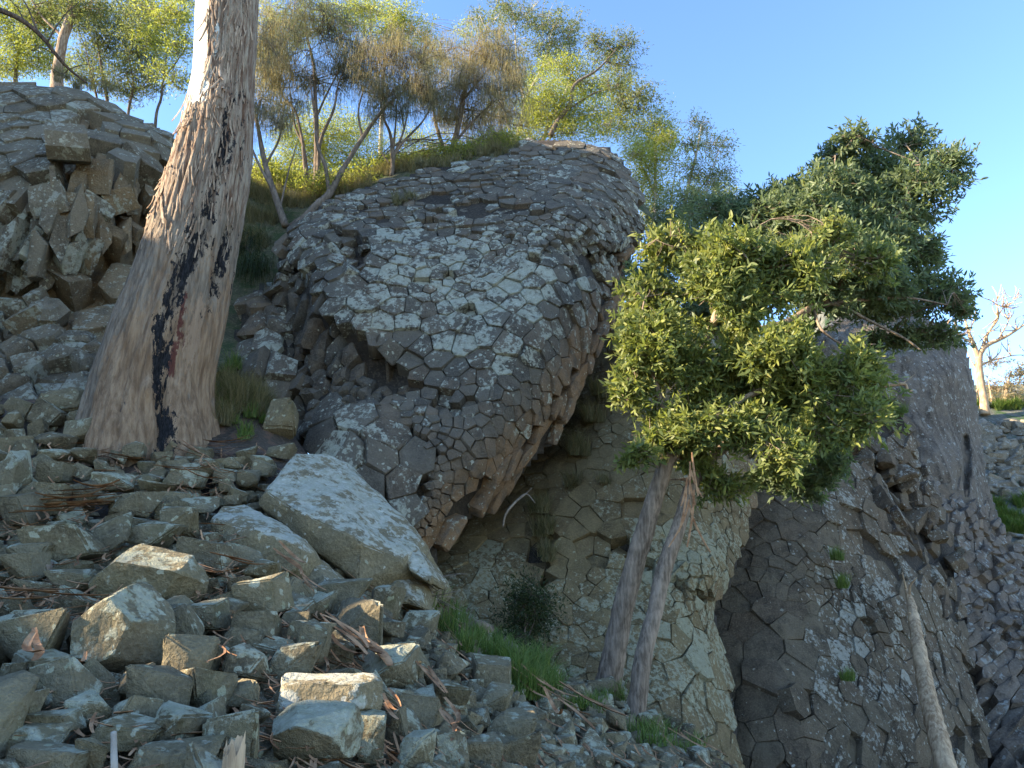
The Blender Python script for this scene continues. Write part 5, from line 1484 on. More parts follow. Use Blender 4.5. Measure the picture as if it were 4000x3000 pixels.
make_tree('wattle_tree', 'yellow topped round tree just right of the dome shoulder', 'tree',
          [[(2560, 900, 20.5, 0.068), (2560, 740, 20.5, 0.054), (2560, 600, 20.5, 0.034), (2565, 480, 20.5, 0.014)], [(2560, 760, 20.5, 0.034), (2500, 640, 20.5, 0.020)]],
          lb([(2560, 480, 72, 48), (2535, 560, 90, 60), (2570, 620, 95, 50), (2520, 690, 70, 60), (2600, 540, 50, 50), (2480, 600, 50, 50), (2560, 760, 80, 60), (2530, 850, 70, 60)], 20.5, 1.0), 'fine', M['pale_bark'], M['lime_leaf'], 89, GUM)
make_tree('gum_tree', 'slender pale gum standing alone between the dome and the dark wattle', 'tree',
          [[(2640, 1050, 21.5, 0.088), (2660, 880, 21.5, 0.068), (2690, 720, 21.5, 0.048), (2720, 600, 21.5, 0.034), (2740, 480, 21.5, 0.014)], [(2670, 830, 21.5, 0.034), (2760, 700, 21.5, 0.024), (2810, 590, 21.5, 0.010)], [(2600, 1000, 21.5, 0.041), (2620, 800, 21.5, 0.027), (2640, 640, 21.5, 0.010)]],
          lb([(2735, 495, 52, 48), (2700, 560, 45, 40), (2800, 575, 70, 48), (2790, 680, 80, 65), (2700, 660, 60, 50), (2820, 740, 45, 40), (2720, 760, 80, 60)], 21.5, 0.6), 'gum', M['pale_bark'], M['gum_leaf'], 90, GUM, thin=0.014)
make_tree('wattle_tree', 'dark green bushy tree low behind the right edge of the dome', 'tree',
          [[(2690, 1060, 18.5, 0.054), (2690, 900, 18.5, 0.034), (2700, 780, 18.5, 0.014)]],
          lb([(2700, 790, 110, 70), (2620, 860, 90, 80), (2760, 850, 70, 80), (2690, 930, 130, 80), (2590, 960, 80, 70), (2840, 780, 60, 45)], 18.5, 0.7), 'gum', M['oak_bark'], M['dark_leaf'], 91, GUM)
make_tree('wattle_tree', 'rounded lime green tree far behind the bare she-oak stems', 'tree',
          [[(1270, 760, 23.5, 0.082), (1265, 620, 23.5, 0.061), (1260, 500, 23.5, 0.020)]],
          lb([(1250, 490, 150, 70), (1180, 570, 110, 70), (1340, 540, 100, 80), (1250, 600, 140, 60), (1130, 540, 60, 60), (1080, 640, 60, 60), (1420, 520, 60, 60), (1180, 660, 80, 50), (1330, 640, 90, 50)], 23.5, 0.8), 'fine', M['pale_bark'], M['lime_leaf'], 92, GUM)
make_tree('wattle_tree', 'low lime green bush tree behind the fan shaped she-oak', 'tree',
          [[(1500, 720, 23.0, 0.061), (1500, 640, 23.0, 0.020)]],
          lb([(1500, 600, 110, 45), (1600, 620, 70, 40), (1420, 640, 70, 45), (1560, 670, 120, 40), (1330, 700, 110, 50), (1240, 720, 90, 45), (1650, 640, 60, 45), (1700, 560, 70, 50), (1600, 540, 60, 50), (1900, 600, 120, 40), (2000, 570, 80, 40), (1100, 740, 70, 50)], 23.0, 0.7), 'fine', M['pale_bark'], M['lime_leaf'], 93, GUM)
make_tree('gum_tree', 'deep green leafy crown at the top edge behind the she-oaks', 'tree',
          [[(1480, 760, 24.5, 0.109), (1490, 500, 24.5, 0.082), (1500, 250, 24.5, 0.054), (1510, 60, 24.5, 0.020)]],
          lb([(1470, 60, 110, 60), (1560, 50, 80, 60), (1600, 120, 80, 60), (1520, 110, 100, 60), (1660, 150, 60, 50), (1430, 30, 90, 50), (1380, 20, 80, 40), (1060, 60, 80, 80), (1820, 130, 50, 45), (1250, 30, 110, 60), (1150, 120, 90, 70), (1330, 90, 90, 60), (1680, 230, 70, 50), (1040, 200, 60, 60)], 24.5, 0.7), 'gum', M['pale_bark'], M['lime_leaf'], 94, GUM, branchy=True)
make_tree('shrub', 'sunlit yellow green thicket along the crest between the she-oak stems', 'shrub',
          [[(1250, 800, 17.6, 0.05), (1260, 720, 17.6, 0.02)], [(1450, 740, 17.6, 0.05), (1450, 660, 17.6, 0.02)], [(1000, 800, 17.6, 0.05), (1000, 720, 17.6, 0.02)]],
          lb([(1000, 740, 70, 45), (1080, 730, 70, 45), (1170, 740, 70, 40), (1340, 710, 80, 40), (1430, 680, 80, 40), (1600, 640, 80, 30), (1680, 610, 60, 30), (1850, 590, 70, 30), (1980, 560, 70, 40), (960, 690, 60, 60), (1040, 680, 70, 50), (1130, 690, 70, 50), (1250, 720, 80, 45), (1400, 720, 80, 40), (1520, 650, 80, 40), (1760, 590, 80, 35), (1920, 560, 70, 40)], 17.4, 0.9), 'fine', M['oak_bark'], M['lime_leaf'], 120)
# top left corner
make_tree('gum_tree', 'stout brown gum trunk with a white scar standing on the fluted outcrop', 'tree',
          [[(218, 520, 17.4, 0.177), (222, 330, 17.5, 0.163), (228, 250, 17.5, 0.136), (245, 160, 17.5, 0.126), (275, 60, 17.6, 0.116), (290, -60, 17.7, 0.102)], [(250, 150, 17.5, 0.041), (160, 60, 17.5, 0.027), (100, -40, 17.5, 0.014)]],
          lb([(200, 20, 110, 70), (330, 30, 100, 70), (140, 90, 70, 50)], 17.8, 0.6), 'gum', M['strip'], M['gum_leaf'], 95, GUM)
make_tree('wattle_tree', 'glowing yellow green wattle in the upper corner behind the outcrop', 'tree',
          [[(55, 600, 21.0, 0.075), (60, 350, 21.0, 0.068), (70, 220, 21.0, 0.048), (90, 90, 21.0, 0.020)]],
          lb([(60, 180, 110, 70), (20, 90, 90, 70), (140, 150, 70, 60), (90, 250, 90, 40), (190, 230, 70, 60), (60, 30, 120, 60), (10, 270, 90, 50), (160, 60, 90, 60), (250, 260, 60, 40)], 21.0, 0.9), 'fine', M['oak_bark'], M['lime_leaf'], 96, GUM)
make_tree('wattle_tree', 'grey green spreading wattle with many thin stems above the outcrop', 'tree',
          [[(430, 650, 19.5, 0.061), (420, 420, 19.5, 0.054), (400, 280, 19.5, 0.041), (380, 160, 19.5, 0.020)], [(490, 680, 19.5, 0.048), (500, 440, 19.5, 0.041), (520, 330, 19.5, 0.031), (500, 200, 19.5, 0.014)], [(400, 640, 19.5, 0.041), (380, 400, 19.5, 0.034), (350, 260, 19.5, 0.020), (330, 180, 19.5, 0.010)]],
          lb([(380, 120, 90, 70), (480, 110, 100, 80), (440, 200, 120, 70), (540, 200, 80, 70), (360, 230, 80, 60), (500, 280, 80, 50), (560, 100, 70, 80), (420, 40, 130, 60), (520, 360, 60, 40), (560, 20, 110, 60), (300, 60, 90, 70), (600, 250, 70, 60), (330, 300, 90, 40), (450, 340, 80, 45), (590, 330, 60, 50)], 19.5, 0.7), 'fine', M['oak_bark'], M['gum_leaf'], 97, GUM)
make_tree('wattle_tree', 'yellow tipped sapling wattle between the outcrop and the eucalyptus', 'tree',
          [[(600, 720, 18.0, 0.048), (606, 470, 18.0, 0.041), (630, 380, 18.0, 0.034), (640, 310, 18.0, 0.027), (690, 240, 18.0, 0.020), (740, 170, 18.0, 0.010)], [(640, 310, 18.0, 0.020), (650, 200, 18.0, 0.014), (640, 100, 18.0, 0.007)]],
          lb([(650, 80, 90, 60), (640, 170, 80, 60), (700, 180, 60, 60), (640, 280, 60, 35), (690, 60, 60, 60), (700, 320, 45, 45), (600, 30, 80, 40), (720, 0, 80, 40), (590, 150, 60, 60)], 18.0, 0.6), 'fine', M['oak_bark'], M['lime_leaf'], 98, GUM)
# a dark bare branch hangs across the corner
mb = MB()
bp = [(-60, 20), (60, 65), (150, 130), (220, 215), (270, 270), (340, 325)]
P = at([b[0] for b in bp], [b[1] for b in bp], np.linspace(12.2, 13.6, 6))
tube(mb, smooth_path(P, 24), np.linspace(0.06, 0.02, 24), 7)
for a, b, r0 in [((150, 130), (60, -30), 0.022), ((100, 95), (20, -20), 0.018), ((220, 215), (130, 200), 0.014), ((270, 270), (180, 250), 0.012), ((180, 170), (330, -10), 0.02), ((270, 270), (350, 250), 0.012)]:
    p, q_ = at(*a, 12.8), at(*b, 12.9)
    tube(mb, smooth_path([p, (p + q_) / 2 + rng.normal(size=3) * 0.06, q_], 9), np.linspace(r0, 0.005, 9), 5)
tag(mb.build('branch', M['wattle_bark_dark'], smooth=True), 'bare dark branch slanting down across the upper corner over the outcrop', 'branch')

# ------------------------------------------------------------------ bleached dead tree, far talus
g = np.random.default_rng(17)
dt = [[(3848, 1620, 42, 0.277), (3842, 1560, 42, 0.238), (3828, 1480, 42, 0.218), (3823, 1404, 42, 0.198), (3835, 1370, 42, 0.158), (3861, 1345, 42, 0.132), (3921, 1318, 42, 0.099), (3970, 1290, 42, 0.066), (4010, 1262, 42, 0.040)],
      [(3823, 1404, 42, 0.158), (3805, 1350, 42, 0.132), (3785, 1300, 42, 0.092), (3772, 1250, 42, 0.053), (3780, 1200, 42, 0.020)], [(3800, 1340, 42, 0.079), (3740, 1310, 42, 0.053), (3700, 1290, 42, 0.020)], [(3828, 1380, 42, 0.099), (3860, 1300, 42, 0.079), (3900, 1240, 42, 0.053), (3890, 1180, 42, 0.020)],
      [(3870, 1285, 42, 0.059), (3920, 1200, 42, 0.033), (3960, 1170, 42, 0.013)], [(3900, 1325, 42, 0.053), (3940, 1250, 42, 0.033), (3930, 1200, 42, 0.013)], [(3826, 1430, 42, 0.079), (3870, 1410, 42, 0.053), (3950, 1390, 42, 0.033), (4020, 1385, 42, 0.013)],
      [(3785, 1300, 42, 0.046), (3810, 1230, 42, 0.026), (3805, 1180, 42, 0.010)], [(3820, 1450, 42, 0.053), (3790, 1400, 42, 0.033), (3765, 1340, 42, 0.020)], [(3830, 1500, 42, 0.066), (3800, 1560, 42, 0.033), (3790, 1590, 42, 0.020)]]
for st in list(dt[:7]):
    for _ in range(13):
        i = g.integers(max(1, len(st) - 4), len(st))
        x, y, D, r = st[i]
        a = -math.pi / 2 + g.normal() * 0.9
        L = 30 + 50 * g.random()
        x1, y1 = x + L * math.cos(a), y + L * math.sin(a)
        dt.append([(x, y, D, min(r, 0.045)), ((x + x1) / 2 + g.normal() * 8, (y + y1) / 2 + g.normal() * 8, D + g.normal() * 0.4, 0.026), (x1, y1, D + g.normal() * 0.7, 0.012)])
make_tree('dead_tree', 'bleached leafless dead tree glowing in the sun beyond the grey pillar', 'tree', dt, [], 'gum', M['dead_wood'], M['gum_leaf'], 99)
make_tree('gum_tree', 'low sunlit scrubby tree at the foot of the bleached dead tree', 'tree', [[(3930, 1620, 44, 0.14), (3930, 1530, 44, 0.10), (3950, 1450, 44, 0.04)], [(3880, 1610, 44, 0.1), (3870, 1540, 44, 0.06), (3860, 1480, 44, 0.03)]],
          lb([(3890, 1415, 55, 22), (3960, 1500, 60, 50), (3880, 1520, 50, 40), (3990, 1450, 40, 40), (3940, 1570, 80, 40), (3800, 1560, 30, 30)], 44, 0.55), 'fine', M['dead_wood'], M['oak_leaf'], 100, lw=2.0, thin=0.03, subs=14)

FS = np.array([(3700, 1575, 44), (4150, 1560, 44), (3700, 1750, 39), (4150, 1750, 39), (3750, 1950, 34), (4150, 1950, 34), (3780, 2120, 30), (4150, 2150, 29), (4000, 2300, 26), (4200, 2400, 25)], float)
_f3 = np.concatenate([at(FS[:, 0], FS[:, 1], FS[:, 2]), [(34, 60, 16), (60, 50, 14), (50, 30, 4)]])
_ff = TPS(_f3[:, :2], _f3[:, 2], 0.01, 10.0)
X, Y = np.meshgrid(np.linspace(16, 62, 90), np.linspace(24, 60, 90))
mb = MB()
Zf = _ff(X, Y) + 0.2 * fbm(np.stack([X * 0.8, Y * 0.8, 0 * X], -1), 4)
grid_mesh(mb, X, Y, Zf)
tag(mb.build('far_slope', M['far_ground'], smooth=True), kind='structure')
# unseen ridge added behind the pillar to keep the sun off the far slope
X, Y = np.meshgrid(np.linspace(9, 25, 50), np.linspace(25, 48, 50))
Zk = -2 + 15.6 * sstep(10, 14, X) * (1 - sstep(-2.2, 0, X - 0.57 * Y)) * sstep(25.5, 27.5, Y) + 0.3 * fbm(np.stack([X * 0.7, Y * 0.7, 0 * X], -1), 4)
mb = MB()
grid_mesh(mb, X, Y, Zk)
tag(mb.build('shade_ridge', M['far_ground'], smooth=True), kind='structure')
fs_src = []
cnt = 0
for _ in range(4000):
    if cnt >= 190:
        break
    px, py = g.uniform(3770, 4030), g.uniform(1660, 2180)
    if 1960 < py < 2010 and g.random() < 0.8:
        continue
    D = np.interp(py, [1560, 1750, 1950, 2130], [44, 39, 34, 29.5])
    p = at(px, py, D)
    s = g.uniform(0.35, 1.15) if py < 1950 else g.uniform(0.2, 0.6)
    if cnt < 8:
        P, F = rock_shape(2100 + cnt, 3)
        lo, hi = P.min(0), P.max(0)
        P = (P - (lo + hi) / 2) / (hi - lo).max()
        m1 = MB()
        m1.add(P, F, rnd=cnt / 8, lich=0.4)
        o = m1.build('boulder', M['far_rock'], smooth=True, sharp=40)
        fs_src.append(o)
    else:
        o = fs_src[cnt % 8].copy()
        COL.objects.link(o)
    o.location = (p[0], p[1], float(_ff(p[0], p[1])) + 0.05)
    o.scale = (s * 1.1, s, s * 0.6)
    o.rotation_euler = (g.normal() * 0.35, g.normal() * 0.35, g.uniform(0, 6.28))
    tag(o, 'pale angular block on the far talus slope below the bleached dead tree', 'boulder', 'blocks on the far talus slope')
    cnt += 1

# ------------------------------------------------------------------ grass
def tuft_geo(mb, c, n, L, spread, g, lean=0.5, w=0.0035):
    a = g.random(n) * 2 * math.pi
    rr = np.sqrt(g.random(n)) * spread
    B = c + np.stack([np.cos(a) * rr, np.sin(a) * rr, np.zeros(n)], -1)
    b = g.random(n) * 2 * math.pi
    o = np.stack([np.cos(b), np.sin(b), np.zeros(n)], -1) * (g.random((n, 1)) * lean)
    Ls = (L * (0.3 + 1.0 * g.random(n) ** 1.3))[:, None]
    s = np.stack([-np.sin(b + 0.4), np.cos(b + 0.4), np.zeros(n)], -1) * w
    up = np.array([0, 0, 1.0])
    p1 = B + (up * 0.55 + o * 0.45) * Ls
    p2 = B + (up * 0.75 + o * 1.15) * Ls
    V = np.stack([B - s, B + s, p1 + s * 0.8, p1 - s * 0.8, p2], 1).reshape(-1, 3)
    k = np.arange(n)[:, None] * 5
    mb.add(V, k + np.array([[0, 1, 2, 3]]), k + np.array([[3, 2, 4]]), rnd=np.repeat(g.random(n), 5))

def grass_patch(name, label, mat, spots, seed, surf=None, lean=0.95, w=0.0035, cat='grass', kind='stuff'):
    """spots: (px, py, D or None, radius px, tufts, blades, length)."""
    g = np.random.default_rng(seed)
    mb = MB()
    for px, py, D, rp, nt_, nb_, L in spots:
        for _ in range(nt_):
            a, q_ = g.random() * 6.28, math.sqrt(g.random()) * rp
            x, y = px + math.cos(a) * q_, py + math.sin(a) * q_ * 0.55
            if D is None:
                p = ground_hit(x, y)
                if p is None:
                    continue
            else:
                p = at(x, y, D + g.normal() * 0.08)
                if surf is not None:
                    p[2] = float(surf(p[0], p[1]))
            tuft_geo(mb, p - [0, 0, 0.02], int(nb_ * 1.5), L * g.uniform(0.6, 1.25), 0.09, g, lean, w)
    o = mb.build(name, mat)
    return tag(o, label, cat, kind=kind)

grass_patch('grass', 'green tussock grass strip running down beside the paved wall', M['grass'], [(1700, 2390, None, 60, 6, 60, 0.3), (1790, 2440, None, 70, 7, 60, 0.3), (1850, 2530, None, 70, 8, 60, 0.3), (1930, 2560, None, 70, 9, 60, 0.32), (2060, 2640, None, 80, 17, 70, 0.34),
             (2120, 2700, None, 70, 13, 70, 0.3), (2020, 2690, None, 60, 10, 60, 0.28), (2390, 2660, None, 50, 8, 50, 0.3), (2440, 2720, None, 50, 8, 50, 0.3), (2330, 2720, None, 50, 6, 40, 0.22), (2280, 2780, None, 60, 6, 40, 0.2), (1620, 2330, None, 40, 6, 50, 0.3), (2650, 2900, None, 100, 9, 40, 0.2), (2500, 2880, None, 40, 6, 40, 0.2)], 5)
grass_patch('grass', 'straw and green tussock between the eucalyptus and the dark shoulder', M['straw'], [(900, 1560, None, 90, 36, 90, 0.42), (980, 1560, None, 90, 34, 80, 0.42), (1040, 1600, None, 60, 16, 70, 0.36), (880, 1640, None, 50, 10, 60, 0.3), (960, 1500, None, 80, 20, 80, 0.45), (1080, 1560, None, 50, 8, 60, 0.3)], 6)
grass_patch('grass', 'fresh green grass at the foot of the straw tussock', M['grass'], [(890, 1590, None, 50, 5, 50, 0.32), (930, 1680, None, 70, 5, 40, 0.2), (990, 1640, None, 60, 4, 50, 0.25), (900, 1440, 11.4, 30, 5, 40, 0.3)], 7)
grass_patch('grass', 'dry sunlit grass on the bank behind the eucalyptus', M['straw'], [(x, y, D, 60, 14, 60, 0.5) for x, y, D in [(930, 800, 16.6), (1000, 780, 16.6), (1060, 800, 16.5), (960, 860, 15.9), (1030, 860, 15.9), (930, 940, 15.2), (1000, 950, 15.2), (940, 1010, 14.6), (1130, 790, 16.5), (1200, 790, 16.5), (1300, 770, 16.5), (1400, 720, 16.6)]] +
            [(x, y, 16.9, 70, 10, 50, 0.4) for x, y in [(1480, 690), (1560, 665), (1640, 650), (1720, 635), (1350, 740), (1450, 700)]], 8, surf=hill_z)
grass_patch('grass', 'dry green grass fringe on the crest of the dome', M['straw'], [(1660, 660, 15.3, 60, 10, 50, 0.3), (1740, 640, 15.3, 60, 10, 50, 0.3), (1900, 615, 15.6, 70, 14, 60, 0.32), (1980, 595, 15.7, 60, 12, 60, 0.35), (1580, 770, 13.75, 40, 6, 40, 0.25), (1560, 790, 13.6, 30, 4, 30, 0.22), (330, 335, 14.0, 40, 6, 40, 0.3), (230, 300, 14.2, 30, 6, 40, 0.35), (420, 350, 14.1, 40, 5, 40, 0.3)], 9)
grass_patch('grass', 'small green tufts growing in joints of the dark streaked wall', M['grass'], [(3265, 2180, 13.2, 16, 6, 60, 0.28), (3300, 2290, 12.9, 16, 5, 60, 0.25), (3310, 2650, 12.0, 14, 5, 40, 0.2), (3420, 1560, 17.2, 40, 8, 50, 0.4), (3500, 1620, 17.8, 40, 8, 50, 0.4)], 10)
grass_patch('grass', 'grass hanging from the ledge in the gap between wall and dome', M['straw'], [(2110, 1990, 12.0, 30, 8, 60, 0.4), (2120, 2080, 11.8, 30, 8, 60, 0.4), (2130, 2180, 11.5, 24, 6, 50, 0.35), (2250, 1900, 12.4, 30, 6, 50, 0.35), (2270, 1760, 12.7, 40, 8, 60, 0.4), (2320, 1640, 13.0, 40, 8, 60, 0.45), (2350, 1550, 13.2, 40, 8, 60, 0.45), (2360, 1880, 12.2, 14, 3, 40, 0.3)], 11, lean=1.1)
grass_patch('grass', 'green scrub on the far talus slope', M['grass'], [(x, y, np.interp(y, [1560, 1750, 1950, 2130], [44, 39, 34, 29.5]), 60, 14, 40, 0.7) for x, y in [(3880, 1990), (3960, 2040), (3850, 1590), (3940, 1600), (4000, 1590), (3980, 2090), (3900, 2060), (4010, 1980)]], 12, surf=_ff, w=0.02)

# ------------------------------------------------------------------ shrub on the wall, roots, log, sticks
make_tree('shrub', 'dark fine leafed shrub growing against the foot of the paved wall', 'shrub', [[(2040, 2560, 9.6, 0.02), (2050, 2450, 9.7, 0.015), (2055, 2350, 9.75, 0.008)], [(2045, 2540, 9.6, 0.015), (2090, 2420, 9.7, 0.006)]],
          [(2050, 2340, 9.75, 55, 70, 110), (2040, 2440, 9.65, 65, 70, 150), (2090, 2400, 9.7, 55, 60, 100), (2020, 2510, 9.6, 40, 40, 40), (2130, 2340, 9.8, 30, 30, 25)], 'fine', M['wattle_bark_dark'], M['shrub'], 111, lw=0.62, thin=0.005, limb_r=0.008)
make_tree('shrub', 'small dark spiky bush in the shadow behind the eucalyptus', 'shrub', [[(990, 1080, 13.2, 0.015), (990, 1030, 13.2, 0.008)]],
          [(985, 1040, 13.2, 60, 40, 50), (960, 960, 13.8, 50, 50, 30)], 'oak', M['wattle_bark_dark'], M['shrub'], 112, thin=0.005, limb_r=0.008)

def stick(name, label, cat, pts, mat, radii, ns=8, branches=(), group=None, rough=0.1, n=20):
    P = np.array([p if len(p) == 3 else (*p, None) for p in pts], object)
    Q = []
    for x, y, D in P:
        if D is None:
            h = ground_hit(float(x), float(y))
            Q.append(h + [0, 0, radii[0]])
        else:
            Q.append(at(float(x), float(y), float(D)))
    mb = MB()
    S = smooth_path(np.array(Q), n)
    tube(mb, S, np.interp(np.linspace(0, 1, n), np.linspace(0, 1, len(radii)), radii), ns, rough=rough)
    for i, d, L, r in branches:
        b = S[i]
        d = np.array(d, float)
        tube(mb, smooth_path([b, b + d * L * 0.5 + rng.normal(size=3) * 0.04 * L, b + d * L], 7), np.linspace(r, r * 0.3, 7), 5)
    return tag(mb.build(name, mat, smooth=True), label, cat, group)

stick('log', 'bleached dead log leaning upright against the dark wall', 'log', [(3535, 2290, 13.3), (3560, 2360, 13.1), (3580, 2480, 12.6), (3620, 2700, 11.9), (3660, 2860, 11.5), (3700, 3020, 11.2), (3735, 3200, 10.9)], M['dead_wood'], [0.015, 0.07, 0.095, 0.12, 0.135, 0.145, 0.145], 18, [(6, (0.3, -0.4, 0.9), 0.35, 0.03), (2, (-0.2, -0.2, 1), 0.3, 0.02), (14, (-0.7, -0.5, 0.3), 0.16, 0.025), (20, (0.7, -0.6, 0.2), 0.14, 0.03)], rough=0.26, n=60)
stick('root', 'thick gnarled root bridging the rocks at the upper end of the grass strip', 'root', [(1840, 2470, None), (1880, 2480, None), (1940, 2500, None), (1990, 2550, None), (2040, 2590, None)], M['wattle_bark'], [0.05, 0.10, 0.10, 0.07, 0.03], 10, [(12, (0.9, 0.1, -0.2), 0.5, 0.04), (8, (0.8, -0.3, -0.35), 0.5, 0.035)], rough=0.3)
stick('branch', 'crooked fallen branch lying in the dark gap under the dome', 'branch', [(1965, 2060, 11.0), (1975, 2010, 11.0), (2010, 1965, 11.05), (2055, 1930, 11.1), (2090, 1965, 11.1)], M['twig'], [0.012, 0.018, 0.018, 0.014, 0.008], 7, [(10, (0.7, 0, 0.6), 0.35, 0.012)])
stick('branch', 'dead pale branch poking out from the leaves over the grey pillar', 'branch', [(3390, 1505, 14.0), (3450, 1508, 14.0), (3530, 1500, 14.0), (3545, 1525, 14.0), (3565, 1525, 14.0)], M['dead_wood'], [0.05, 0.045, 0.035, 0.025, 0.012], 7, [(9, (0.7, 0, 0.5), 0.4, 0.012)])
stick('stick', 'smooth whitish stick standing up at the bottom edge of the scree', 'stick', [(447, 3060, 2.8), (446, 2980, 2.8), (444, 2860, 2.85)], M['pale_bark'], [0.013, 0.012, 0.010], 9)
stick('stick', 'grey leaning piece of bark wood between mossy rocks', 'stick', [(165, 2255, None), (225, 2180, 5.4), (318, 2085, 5.5)], M['wattle_bark'], [0.045, 0.035, 0.015], 6)
stick('stick', 'bent dead twig tipped with fresh wood amid red bark', 'stick', [(1020, 2360, 5.2), (1060, 2430, 5.2), (1100, 2470, 5.2), (1130, 2500, 5.2)], M['twig'], [0.012, 0.016, 0.016, 0.012], 6)
# dead twiggy bush under the slab
mb = MB()
for k in range(46):
    p0 = at(1550 + g.normal() * 40, 2290 + g.normal() * 25, 7.5)
    p2 = at(1700 + g.normal() * 55, 2330 + g.normal() * 50, 7.5 + g.normal() * 0.2)
    m = (p0 + p2) / 2 + g.normal(size=3) * 0.07
    S = smooth_path([p0, m, p2], 7)
    tube(mb, S, np.linspace(0.008, 0.003, 7), 4)
    e = S[4] + g.normal(size=3) * 0.12
    tube(mb, [S[4], (S[4] + e) / 2 + g.normal(size=3) * 0.02, e], [0.005, 0.004, 0.002], 3)
tag(mb.build('dry_bush', M['twig'], smooth=True), 'tangle of dry pale twigs below the tip of the huge slab', 'bush')

# weathered stump wood at the bottom edge
mb = MB()
h = at(905, 3085, 2.85)
a_ = np.linspace(0, 2 * math.pi, 28, endpoint=False)
rr = 0.045 * (1 + 0.35 * fbm(np.stack([np.cos(a_) * 1.6, np.sin(a_) * 1.6, 0 * a_], -1), 3))
tops = 0.13 + 0.07 * fbm(np.stack([np.cos(a_) * 2.3, np.sin(a_) * 2.3, 0 * a_ + 4], -1), 3) + 0.03 * rng.random(28)
rows_ = [np.stack([np.cos(a_) * rr * (1 - 0.15 * t_), np.sin(a_) * rr * (1 - 0.15 * t_), tops * t_ - 0.1 * (1 - t_)], -1) for t_ in (0, 0.35, 0.7, 1.0)]
rows_.append(np.stack([np.cos(a_) * rr * 0.55, np.sin(a_) * rr * 0.55, tops * 0.55], -1))
rows_.append(np.stack([np.cos(a_) * rr * 0.1, np.sin(a_) * rr * 0.1, tops * 0 + 0.02], -1))
idx = np.arange(6 * 28).reshape(6, 28)
mb.add(np.concatenate(rows_), np.stack([idx[:-1], np.roll(idx[:-1], -1, 1), np.roll(idx[1:], -1, 1), idx[1:]], -1).reshape(-1, 4))
tag(mb.build('stump', M['dead_wood'], loc=tuple(h), smooth=True, sharp=40), 'weathered broken stump wood poking up at the bottom edge', 'stump')

# ------------------------------------------------------------------ bark litter
def litter_geo(mb, p, a, L, w, g, lift=0.03):
    d = np.array([math.cos(a), math.sin(a), 0.0])
    sl = (ground_z(p[0] + d[0] * 0.2, p[1] + d[1] * 0.2) - ground_z(p[0] - d[0] * 0.2, p[1] - d[1] * 0.2)) / 0.4
    d = unit(d + np.array([0, 0, float(sl)]))
    s = unit(np.cross(d, [0, 0, 1.0]))
    n = np.cross(s, d)
    t = np.linspace(-0.5, 0.5, 6)
    C = p + np.outer(t * L, d) + np.outer(g.normal() * 0.10 * L * (t ** 2 - 0.1) * 4, s) + np.outer(lift + abs(g.normal()) * 0.12 * L * (t * 2) ** 2 * g.random(), n)
    W = w * (0.5 + 0.5 * np.cos(t * 2.6))[:, None]
    cu = 0.45 * g.random()
    V = np.concatenate([C - s * W * 0.5 + n * W * cu, C, C + s * W * 0.5 + n * W * cu])
    k = np.arange(5)
    f = np.concatenate([np.stack([k, k + 6, k + 7, k + 1], -1), np.stack([k + 6, k + 12, k + 13, k + 7], -1)])
    mb.add(V, f, rnd=g.random())

big = [((290, 2010), 0.5, 1.0, 0.055), ((330, 1985), 0.55, 0.9, 0.04), ((250, 2045), 0.45, 0.8, 0.04), ((380, 1960), 0.6, 0.7, 0.06), ((200, 2060), 0.5, 0.7, 0.03), ((340, 2030), 0.55, 0.7, 0.035), ((480, 1835), 0.05, 0.5, 0.03), ((430, 1830), -0.1, 0.5, 0.03), ((740, 1800), -0.6, 0.9, 0.04),
       ((780, 1860), -0.7, 0.7, 0.03), ((850, 1900), -0.25, 0.7, 0.035), ((700, 1880), 0.0, 0.7, 0.03), ((760, 1920), -0.35, 0.7, 0.03), ((900, 1770), 0.6, 0.7, 0.05), ((150, 2400), 0.25, 0.6, 0.03), ((60, 2410), 0.15, 0.6, 0.04), ((120, 2420), 0.2, 0.6, 0.03), ((900, 2260), 0.4, 0.5, 0.03),
       ((780, 2310), -0.2, 0.5, 0.04), ((1120, 2260), -0.6, 0.6, 0.045), ((1170, 2330), -0.7, 0.5, 0.03), ((1330, 2570), -0.5, 0.5, 0.06), ((1440, 2600), -0.8, 0.5, 0.09), ((1310, 2540), -0.4, 0.5, 0.04), ((1660, 2720), -0.9, 0.6, 0.03), ((1750, 2900), -1.2, 0.5, 0.03), ((2100, 2740), -0.5, 1.0, 0.04),
       ((2060, 2700), -0.6, 0.8, 0.03), ((2170, 2860), -1.2, 0.6, 0.04), ((2650, 2830), -1.0, 0.7, 0.03), ((2700, 2950), -1.1, 0.6, 0.03), ((90, 2640), -1.0, 0.5, 0.04), ((840, 2640), -1.2, 0.4, 0.02), ((1500, 2840), -0.9, 0.3, 0.03), ((2300, 2810), -0.3, 0.8, 0.05)]
for (px, py), a, L, w in big:
    p = ground_hit(px, py)
    if p is None:
        continue
    m1 = MB()
    for _ in range(3):
        litter_geo(m1, p + g.normal(size=3) * [0.05, 0.05, 0.02], a + g.normal() * 0.12, L * g.uniform(0.5, 0.85), w * g.uniform(0.6, 1.0), g, lift=0.13)
    o = m1.build('bark_strip', M['litter'], smooth=True)
    tag(o, 'bark strip', 'bark strip', 'shed bark strips on the scree')
    pending.append((o, px, py, 99, 'bark strip'))
mb = MB()
U = g.random((5200, 2)) * [2980, 1400] + [-80, 1720]
U = U[inside(TALUS, U[:, 0], U[:, 1])]
cl = fbm(np.stack([U[:, 0] / 260, U[:, 1] / 180, 0 * U[:, 0]], -1), 3)
U = U[cl > np.quantile(cl, 0.35)][:2300]
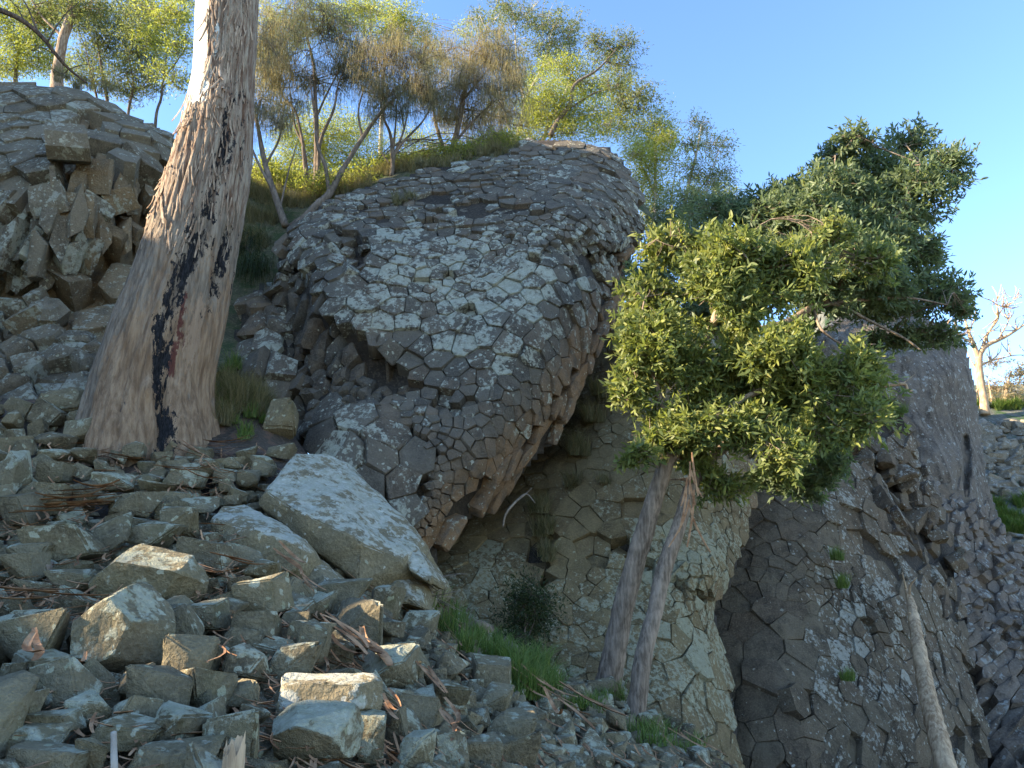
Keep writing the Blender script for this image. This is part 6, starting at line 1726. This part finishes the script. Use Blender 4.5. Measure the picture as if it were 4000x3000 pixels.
for px, py in U:
    p = ground_hit(px, py)
    if p is None:
        continue
    if p[1] < 3.6 and g.random() < 0.6:
        continue
    litter_geo(mb, p, g.random() * 3.14, g.uniform(0.08, 0.38) * min(1, p[1] / 6), g.uniform(0.008, 0.024), g, lift=g.uniform(-0.06, 0.06))
tag(mb.build('bark_litter', M['litter'], smooth=True), 'reddish shed bark and leaf litter between the scree rocks', 'litter', kind='stuff')
# hanging bark in the wattle
mb = MB()
for k in range(9):
    p = at(2690 + g.normal() * 12, 1880 + g.normal() * 60, 8.25)
    strip_geo(mb, p, np.array([0, -1.0, 0]), g.uniform(0.3, 0.65), 0.025, 0.02, g.normal() * 0.25, 6)
tag(mb.build('bark_strip', M['litter'], smooth=True), 'orange bark ribbons hanging from the wattle fork', 'bark strip')

# ------------------------------------------------------------------ labels: each rock by the landmark it lies next to
MARKS = [(600, 1770, 'the eucalyptus base'), (1350, 2000, 'the huge pale slab'), (1010, 2100, 'the rounded split slab'), (556, 2240, 'the tilted olive boulder'), (453, 2480, 'the largest dark boulder'), (1275, 2750, 'the sunlit flat rock'),
         (1210, 2890, 'the domed lichen capped boulder'), (446, 2940, 'the white stick'), (905, 2980, 'the broken stump'), (1900, 2560, 'the green grass strip'), (2375, 2690, 'the stout trunk base'), (2475, 2880, 'the thin trunk base'),
         (1380, 2440, 'the tall block under the slab tip'), (130, 2500, 'the squat white patched rock'), (1140, 2600, 'the dark smooth block'), (620, 2700, 'the domed grey rock with ragged side'), (60, 1850, 'the pale rock at the edge'), (300, 2010, 'the tawny bark bundle'),
         (870, 1850, 'the white topped rock below the tree'), (1090, 1640, 'the standing grey rock by the tussock'), (1720, 2780, 'the round two toned rock'), (2035, 2930, 'the tall rounded pillar rock'), (1500, 2860, 'the upright dark block'), (2700, 2920, 'the bottom end of the paved wall'), (1650, 2330, 'the dry twig tangle')]
DIRS = ['right of', 'below right of', 'below', 'below left of', 'left of', 'above left of', 'above', 'above right of']
ORD = ['first', 'second', 'third', 'fourth', 'fifth', 'sixth', 'seventh', 'eighth', 'ninth', 'tenth', 'eleventh', 'twelfth']
slots = {}
for o, px, py, w, kind_ in pending:
    m = min(MARKS, key=lambda k: math.hypot(k[0] - px, k[1] - py))
    d = DIRS[int(round(math.atan2(py - m[1], px - m[0]) / (math.pi / 4))) % 8]
    slots.setdefault((kind_, m[2], d), []).append((math.hypot(m[0] - px, m[1] - py), w, o))
for (kind_, m, d), lst in slots.items():
    lst.sort(key=lambda t: t[0])
    for k, (_, w, o) in enumerate(lst):
        if kind_ == 'rock':
            sz = 'tiny' if w < 90 else 'small' if w < 150 else 'middling' if w < 230 else 'big'
            what = sz + ' grey rock'
        else:
            what = 'curled reddish bark strip'
        o['label'] = what + (' just ' if len(lst) == 1 else ', ' + ORD[min(k, 11)] + ' one ') + d + ' ' + m
